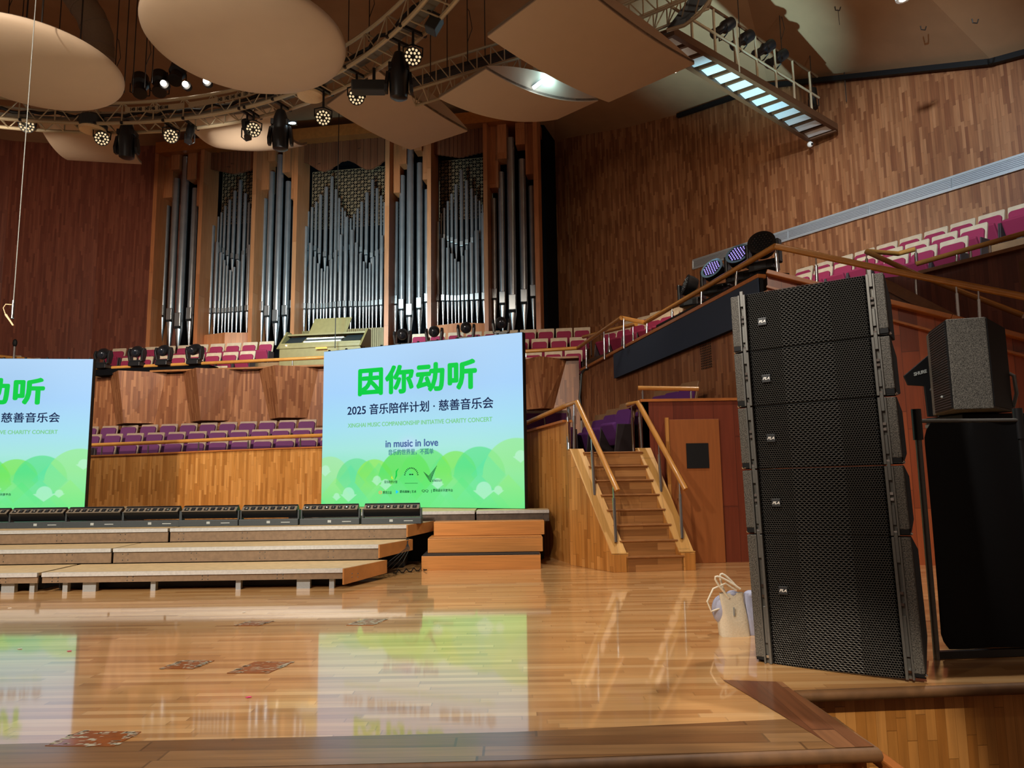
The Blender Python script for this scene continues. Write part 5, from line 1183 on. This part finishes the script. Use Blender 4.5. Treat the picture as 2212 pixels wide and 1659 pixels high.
for x, lb in ((200, 'round cream ceiling speaker in the ring truss below left disc'), (672, 'round cream ceiling speaker in the ring truss right of the largest disc')):
    a = ang(x); c = ring(a, 9.0, RZ0 - .03); t = thing('round_speaker', lb, 'speaker', c, 0, 'round speakers in the ring truss')
    MB().lathe([(.17, -.03), (.25, -.045), (.27, -.01), (.27, .06)], c, 32).build('ring', M['spk'], t, smooth=True)
    MB().lathe([(.01, -.016), (.175, -.016), (.175, .0)], c, 32).build('mesh_cover', M['spkmesh'], t)
    MB().lathe([(.27, .0), (.29, .02), (.29, .22), (.2, .3)], c, 24).build('housing', M['fixgrey'], t)
def hook(t, p):
    zt_ = RZ0 - .02; d = Vector((p.x - RC.x, p.y - RC.y, 0)).normalized() if True else None
    m = Vector((p.x, p.y, 0)); rr = (m - RC).length
    b = MB().cyl(p, (p.x, p.y, zt_), .022, seg=8)
    b.build('drop_pole', M['fix'], t); a = RC + d * min(rr, RI - .06); e = RC + d * max(rr, RO + .06)
    MB().bar((a.x, a.y, zt_ + .01), (e.x, e.y, zt_ + .01), .05, .05).build('clamp_bar', M['fix'], t)
def par(c, label, tgt, r=.145, grp='LED par cans under the trusses', hang=.22):
    t = thing('par_can', label, 'stage light', c, 0, grp); d = (Vector(tgt) - c).normalized(); q = d.to_track_quat('Z', 'Y').to_matrix()
    MB().lathe([(r * .7, -.16), (r * .98, -.13), (r * 1.05, -.02), (r * 1.05, .04), (r * .92, .04)], c, 24, q).build('housing', M['fix'], t, smooth=True)
    s = q @ Vector((1, 0, 0)); s.z = 0; s.normalize()
    MB().tube([c + s * r * 1.1, c + s * r * 1.15 + Vector((0, 0, .16)), c + Vector((0, 0, hang)), c - s * r * 1.15 + Vector((0, 0, .16)), c - s * r * 1.1], .014, 6).build('yoke', M['fix'], t)
    MB().cyl(c + Vector((0, 0, hang - .02)), c + Vector((0, 0, hang + .1)), .025, seg=8).build('clamp', M['fix'], t)
    hook(t, c + Vector((0, 0, hang)))
    f = MB().lathe([(.01, .030), (r * .93, .030), (r * .93, .02)], c, 24, q).build('face', M['black'], t)
    b = MB()
    for n, rr in ((6, .42), (12, .80)):
        for k in range(n): a = 2 * PI * k / n; b.ball(c + q @ Vector((r * rr * math.cos(a), r * rr * math.sin(a), .033)), r * .16, 8, 5)
    b.build('led_lenses', M['warmdot'], t, smooth=True); return t
for x, y, lb in ((58, 271, 'LED par can at the left end of ring truss, below left disc'), (220, 299, 'LED par can left of the first hanging moving head'), (369, 294, 'LED par can right of the first hanging moving head'), (547, 280, 'LED par can left of the second hanging moving head'), (698, 254, 'LED par can just right of the second hanging moving head'), (770, 209, 'LED par can beneath the dark strobe box'), (892, 122, 'LED par can above the third hanging moving head')):
    a = ang(x); Yr = ring(a, 9.05, 0).y; par(PY(x, y, Yr), lb, PY(x - 10, y + 260, Yr - 8.5))
for x, y, lb in ((276, 284, 'hanging black moving head, leftmost under the ring truss'), (607, 262, 'hanging black moving head before organ, middle of three'), (862, 142, 'hanging black moving head at right by the straight truss')):
    a = ang(x); Yr = ring(a, 9.0, 0).y; p = PY(x, y, Yr); hook(moving_head(p, .1, lb, .1, -PI / 2 + .12, 1.0, 'moving heads hanging from the ring truss', up=False), p)
def profile(c, tgt, label, L=.55, r=.09, grp='profile spotlights on the trusses'):
    t = thing('profile_spot', label, 'stage light', c, 0, grp); q = (Vector(tgt) - c).normalized().to_track_quat('Z', 'Y').to_matrix()
    MB().lathe([(r * .7, -L * .55), (r * 1.15, -L * .5), (r * 1.2, -L * .1), (r * .8, 0), (r * .8, L * .32), (r * 1.0, L * .36), (r * 1.0, L * .45)], c, 18, q).build('barrel', M['fix'], t, smooth=True)
    MB().tube([c + q @ Vector((r * 1.3, 0, -.02)), c + q @ Vector((r * 1.3, 0, -.02)) + Vector((0, 0, -.2)), c + Vector((0, 0, -.24)), c + q @ Vector((-r * 1.3, 0, -.02)) + Vector((0, 0, -.2)), c + q @ Vector((-r * 1.3, 0, -.02))], .014, 6).build('yoke', M['fix'], t)
    return t
for x, y, tx, ty, lb in ((410, 290, 402, 330, 'slim black spotlight hanging right of the par can pair'), (533, 281, 540, 330, 'slim black spotlight beside par can left of the middle head')):
    Yr = ring(ang(x), 9.0, 0).y; hook(profile(PY(x, y, Yr), PY(tx, ty, Yr - .2), lb, .5, .075), PY(x, y, Yr) + Vector((0, 0, -.1)))
for x, y, tx, ty, lb in ((303, 186, 300, 230, 'upright black fixture on ring truss, left of the bright lamps'), (345, 182, 342, 240, 'tall black fixture on ring truss behind the first bright lamp'), (382, 160, 372, 190, 'round-backed black fixture above the bright lamps')):
    Yr = ring(ang(x), 9.1, 0).y + .3; profile(PY(x, y, Yr), PY(tx, ty, Yr - .3), lb, .62, .15, 'black fixtures standing on the ring truss')
for x, y, lb in ((355, 182, 'left of the three bright lamps on the ring truss'), (402, 184, 'middle of the three bright lamps on the ring truss'), (447, 177, 'right of three bright lamps, beside the largest disc')):
    Yr = ring(ang(x), 8.85, 0).y; c = PY(x, y, Yr); t = thing('bare_lamp', lb, 'lamp', c, 0, 'bright lamps on the ring truss')
    MB().lathe([(.05, .12), (.09, .10), (.10, .0), (.09, .0)], c, 16, Matrix.Rotation(PI / 2, 3, 'X') @ Matrix.Rotation(PI, 3, 'X')).build('shade', M['fix'], t, smooth=True)
    MB().ball(c + Vector((0, -.04, 0)), .062, 14, 10).build('bulb', M['lamp'], t, smooth=True)
for x, y, lb in ((63, 252, 'small cool lamp on ring truss above leftmost par can'), (632, 266, 'small cool lamp beside the middle hanging moving head')):
    Yr = ring(ang(x), 9.1, 0).y; c = PY(x, y, Yr); t = thing('work_light', lb, 'lamp', c)
    MB().box(c + Vector((0, .04, .02)), (.16, .06, .08)).build('housing', M['fix'], t); MB().ball(c, (.07, .03, .022), 12, 8).build('lens', M['coollamp'], t)
Yr = ring(ang(795), 9.1, 0).y; c = PY(796, 189, Yr); t = thing('strobe_box', 'dark rectangular strobe box hung on ring truss above a par can', 'stage light', c)
q = Matrix.Rotation(.25, 3, 'Z') @ Matrix.Rotation(-.12, 3, 'Y'); MB().box(c, (.62, .24, .2), q).build('body', M['fixgrey'], t, bevel=.02); MB().cyl(c + Vector((.1, 0, .1)), c + Vector((.1, 0, .38)), .03, seg=8).build('clamp', M['fix'], t)
c = PY(938, 52, ring(ang(938), 9.35, 0).y + .15); t = thing('small_speaker', 'small dark box on the outer side of the ring truss at upper right', 'speaker', c); MB().box(c, (.2, .22, .3), Matrix.Rotation(.5, 3, 'Y')).build('body', M['fixgrey'], t, bevel=.015); MB().cyl(c + Vector((0, 0, .05)), c + Vector((-.12, -.1, .25)), .025, seg=8).build('clamp', M['fix'], t)
# straight truss running behind the square panel
def box_truss(nm, label, a0, a1, back, h, n=9, r=.03):
    t = thing(nm, label, 'truss', a0); hv = Vector((0, 0, h)); bv = Vector(back)
    for o in (Vector(), hv, bv, hv + bv): MB().cyl(a0 + o, a1 + o, r, r, 8).build('chord', M['truss'], t, smooth=True)
    b = MB()
    for k in range(n + 1):
        p = a0.lerp(a1, k / n); b.cyl(p, p + hv, .015, seg=6).cyl(p, p + bv, .015, seg=6).cyl(p + bv, p + bv + hv, .015, seg=6)
        if k < n: q = a0.lerp(a1, (k + 1) / n); b.cyl(p + hv, q, .013, seg=6).cyl(p + bv, q + bv + hv, .013, seg=6)
    b.build('lacing', M['truss'], t, smooth=True)
    return t
bt_ = box_truss('straight_truss', 'straight lighting truss running right from ring truss behind square panel', PY(884, 197, 13.6), PY(1210, 98, 13.2), (.05, .55, -.02), .46, 11)
p, q = PY(880, 182, 13.75), PY(1210, 82, 13.35); MB().bar(p, q, .2, .09).build('cable_tray', M['fixgrey'], bt_)
bt2 = box_truss('short_truss', 'short truss with cables at the top edge left of catwalk', PY(1330, 62, 12.4), PY(1545, -28, 11.9), (.05, .6, 0), .42, 7, .03)
MB().tube([PY(1440, 66, 12.2), PY(1478, 55, 12.1), PY(1510, 32, 12.0), PY(1536, -4, 11.9)], .035, 8).build('curved_tube', M['truss'], bt2, smooth=True)
MB().slab([PY(1440, 62, 12.6), PY(1480, 50, 12.6), PY(1535, -5, 12.4), PY(1490, -5, 12.4)], (0, .02, 0)).build('cable_tray', M['fixgrey'], bt2)
# =================================================================== CATWALK
CZ = 9.7
k00, k10, k11, k01 = PZ(1404, 92, CZ), PZ(1747, 301, CZ), PZ(1806, 281, CZ), PZ(1452, 76, CZ)
cw = thing('catwalk', 'lighting catwalk with bright cross slats sloping down to the right wall', 'catwalk', k00)
MB().bar(k00, k10, .10, .10).build('edge_beam', M['catwood'], cw); MB().bar(k01 + Vector((0, 0, .07)), k11 + Vector((0, 0, .07)), .10, .16).build('edge_beam', M['catwood'], cw); MB().bar(k10, k11, .08, .08).build('end_beam', M['catwood'], cw)
n = 13
for k in range(n):
    f = (k + .5) / n; p, q = k00.lerp(k10, f), k01.lerp(k11, f); d = (k10 - k00).normalized()
    MB().bar(p + d * .02 + Vector((0, 0, .02)), q + d * .02 + Vector((0, 0, .02)), .24, .012, (.2 * d.x, .2 * d.y, 1)).build('slat', M['slat'], cw)
    MB().bar(p - d * .16 + Vector((0, 0, .05)), q - d * .16 + Vector((0, 0, .05)), .06, .07).build('joist', M['catwood'], cw)
MB().slab([k00 + Vector((0, 0, .14)), k10 + Vector((0, 0, .14)), k11 + Vector((0, 0, .14)), k01 + Vector((0, 0, .14))], (0, 0, .02)).build('deck', M['catwood'], cw)
for h in (1.15, .6): MB().cyl(k01 + Vector((0, 0, h)), k11.lerp(k01, .12) + Vector((0, 0, h)), .03, seg=8).build('rail', M['truss'] if h < 1 else M['catwood'], cw)
for f in (.10, .22, .34, .46, .58, .70, .82): p = k01.lerp(k11, f); MB().cyl(p, p + Vector((0, 0, 1.15)), .028 if f != .34 else .06, seg=8).build('rail_post', M['truss'], cw)
for i, (x, y) in enumerate(((1560, 62), (1602, 88), (1648, 108), (1676, 128))):
    f = (x - 1452) / (1806 - 1452) - .03; Yc = k01.lerp(k11, f).y + .05
    profile(PY(x, y, Yc), PY(x - 28, y + 18, Yc - .1), '%s black spotlight from left behind the catwalk railing' % ORD[i], .6, .11, 'spotlights on the catwalk')
profile(PY(1757, 215, k11.y + .1), PY(1762, 260, k11.y), 'lone black spotlight hanging at the far end of the catwalk', .6, .09, 'spotlights on the catwalk')
c = PY(1750, 312, k10.y); t = thing('pan_camera', 'small white pan camera hanging from the lower catwalk end', 'camera', c); MB().ball(c, .075, 16, 12).build('dome', M['white'], t, smooth=True); MB().cyl(c + Vector((0, 0, .05)), c + Vector((0, 0, .16)), .03, seg=8).build('bracket', M['fix'], t); MB().ball(c + Vector((.02, -.06, -.02)), .03, 10, 8).build('lens', M['black'], t)
c = on_r(1823, 147, .12); t = thing('dome_camera', 'white dome security camera high on the right wood wall', 'camera', c); MB().ball(c, .10, 16, 12).build('dome', M['white'], t, smooth=True); MB().ball(c + Vector((-.03, -.07, -.05)), .05, 12, 8).build('lens', M['black'], t); MB().cyl(c, c + nR * -.14, .05, seg=10).build('mount', M['white'], t); MB().cyl(c + Vector((0, 0, -.1)), c + Vector((.0, 0, -.9)), .012, seg=6).build('lead', M['wire'], t)
c = PY(1458, 152, 13.4); t = thing('bare_lamp', 'bright bare lamp at the lower edge of catwalk by square panel corner', 'lamp', c); MB().ball(c, .05, 12, 8).build('bulb', M['lamp'], t); MB().cyl(c + Vector((0, 0, .04)), c + Vector((0, .0, .2)), .035, seg=8).build('socket', M['fix'], t)
p, q = PY(1152, 190, 12.62), PY(1178, 170, 12.62); t = thing('tube_lamp', 'cool white tube lamp glowing in the gap between two reflector panels', 'lamp', p); MB().cyl(p, q, .035, seg=10).build('tube', M['coollamp'], t); MB().bar(p + Vector((0, .06, .04)), q + Vector((0, .06, .04)), .06, .06).build('holder', M['fixgrey'], t)
c = PY(1950, -4, 11.0); t = thing('downlight', 'bright ceiling downlight cut by the top edge of the picture', 'lamp', c); MB().lathe([(.06, -.03), (.11, -.03), (.12, .03)], c, 20).build('rim', M['white'], t); MB().ball(c + Vector((0, 0, -.02)), (.06, .06, .03), 12, 8).build('bulb', M['lamp'], t)
for i, (x, y, lb) in enumerate(((1810, 20, 'small ceiling hook with dangling wire above the catwalk'), (1880, 74, 'tiny ceiling hook above the dome camera'), (1995, 62, 'tiny ceiling hook right of the dome camera'), (2107, 47, 'curled ceiling hook at the upper right'))):
    c = PY(x, y, (13.5, 15.0, 13.6, 12.2)[i]); b = MB().tube([c + Vector((-.06, 0, .06)), c + Vector((-.05, 0, -.02)), c + Vector((.03, 0, -.03)), c + Vector((.06, 0, .05))], .012, 6)
    if i == 0: b.tube([c, c + Vector((.01, 0, -.35))], .006, 5)
    tag(b.build('ceiling_hook', M['wire']), lb, 'hook', 'hooks in the ceiling')
# duct, wires, microphones
dpts = [PY(128, -70, 15.6), PY(168, -5, 15.6), PY(196, 35, 15.7), PY(212, 75, 15.8), PY(214, 125, 15.9)]
du = thing('air_duct', 'grey fabric air duct bending down behind the two discs', 'duct', dpts[0]); MB().tube(dpts, .34, 20).build('sleeve', M['duct'], du, smooth=True)
for k in range(1, 5): f = dpts[k - 1].lerp(dpts[k], .5); d = (dpts[k] - dpts[k - 1]).normalized(); MB().tube([f - d * .02, f + d * .02], .352, 20).build('hoop', M['cloudtop'], du, smooth=True)
WL = [(16, 60, 14.5), (48, 50, 14.6), (128, 70, 14.2), (246, 200, 14.0), (268, 200, 13.9), (286, 200, 13.8), (312, 190, 13.9), (328, 180, 14.0), (752, 120, 13.0), (797, 90, 12.7), (930, 175, 13.4), (966, 160, 13.4), (1010, 140, 13.4), (1048, 130, 13.4), (1600, 110, 14.0), (1690, 130, 15.4), (1755, 200, 16.4)]
WN = ['leftmost', 'second from left', 'third from left', 'fourth from left', 'fifth from left', 'sixth from left', 'seventh from left', 'eighth from left']
for i, (x, y, Y) in enumerate(WL):
    p = PY(x, y, Y); ztop = 13.2 if i < 14 else 12.2
    lb = ('%s of the thin dark hanger wires above the ring truss left side' % WN[i]) if i < 8 else ('%s thin dark hanger wire right of the largest disc' % ORD[i - 8]) if i < 10 else ('%s thin dark hanger wire holding the straight truss' % ORD[i - 10]) if i < 14 else ('%s thin dark hanger chain holding the catwalk' % ORD[i - 14])
    b = MB().tube([p, Vector((p.x, p.y, ztop))], .011, 5)
    if i % 3 == 0: b.tube([p + Vector((0, 0, .5)), p + Vector((.10, 0, .8)), p + Vector((.04, 0, 1.2)), p + Vector((0, 0, 1.25))], .008, 5)
    tag(b.build('hanger_wire', M['wire']), lb, 'wire', 'hanger wires under the ceiling')
mcp = PY(28, 668, 9.0); mt = thing('hanging_microphone', 'small silver microphone hanging on a thin wire at the left edge', 'microphone', mcp)
MB().tube([mcp + Vector((0, 0, .1)), Vector((mcp.x, mcp.y, 8.6))], .006, 6).build('wire', M['dotw'], mt)
MB().cyl(mcp + Vector((0, 0, -.12)), mcp + Vector((0, 0, .12)), .018, seg=10).build('weight', M['steel'], mt)
MB().tube([mcp + Vector((-.01, 0, .06)), mcp + Vector((-.10, 0, .07)), mcp + Vector((-.13, 0, .02)), mcp + Vector((-.09, 0, -.08))], .006, 6).build('cable_loop', M['spk'], mt, smooth=True)
MB().cyl(mcp + Vector((-.09, 0, -.07)), mcp + Vector((.02, 0, -.22)), .014, .010, 10).build('capsule', M['spk'], mt)
p, q = PY(28, 800, 20.0), PY(31, 741, 20.0); t = thing('microphone_stand', 'microphone stand behind the balcony rail above left screen', 'microphone', (p.x, p.y, 4.02)); MB().cyl((p.x, p.y, 4.02), (p.x, p.y, q.z - .1), .03, seg=8).build('pole', M['steel'], t); MB().ball((p.x, p.y, q.z), (.06, .06, .12), 12, 8).build('head', M['black'], t); MB().cyl((p.x, p.y, 4.0), (p.x, p.y, 4.04), .2, .2, 16).build('base', M['fix'], t)
p = PY(724, 740, 20.2); tag(MB().tube([Vector((p.x, p.y, 5.0)), Vector((p.x, p.y, 12.9))], .014, 6).build('drop_wire', M['wire']), 'single thin wire dropping in front of the organ middle field to the console', 'wire')
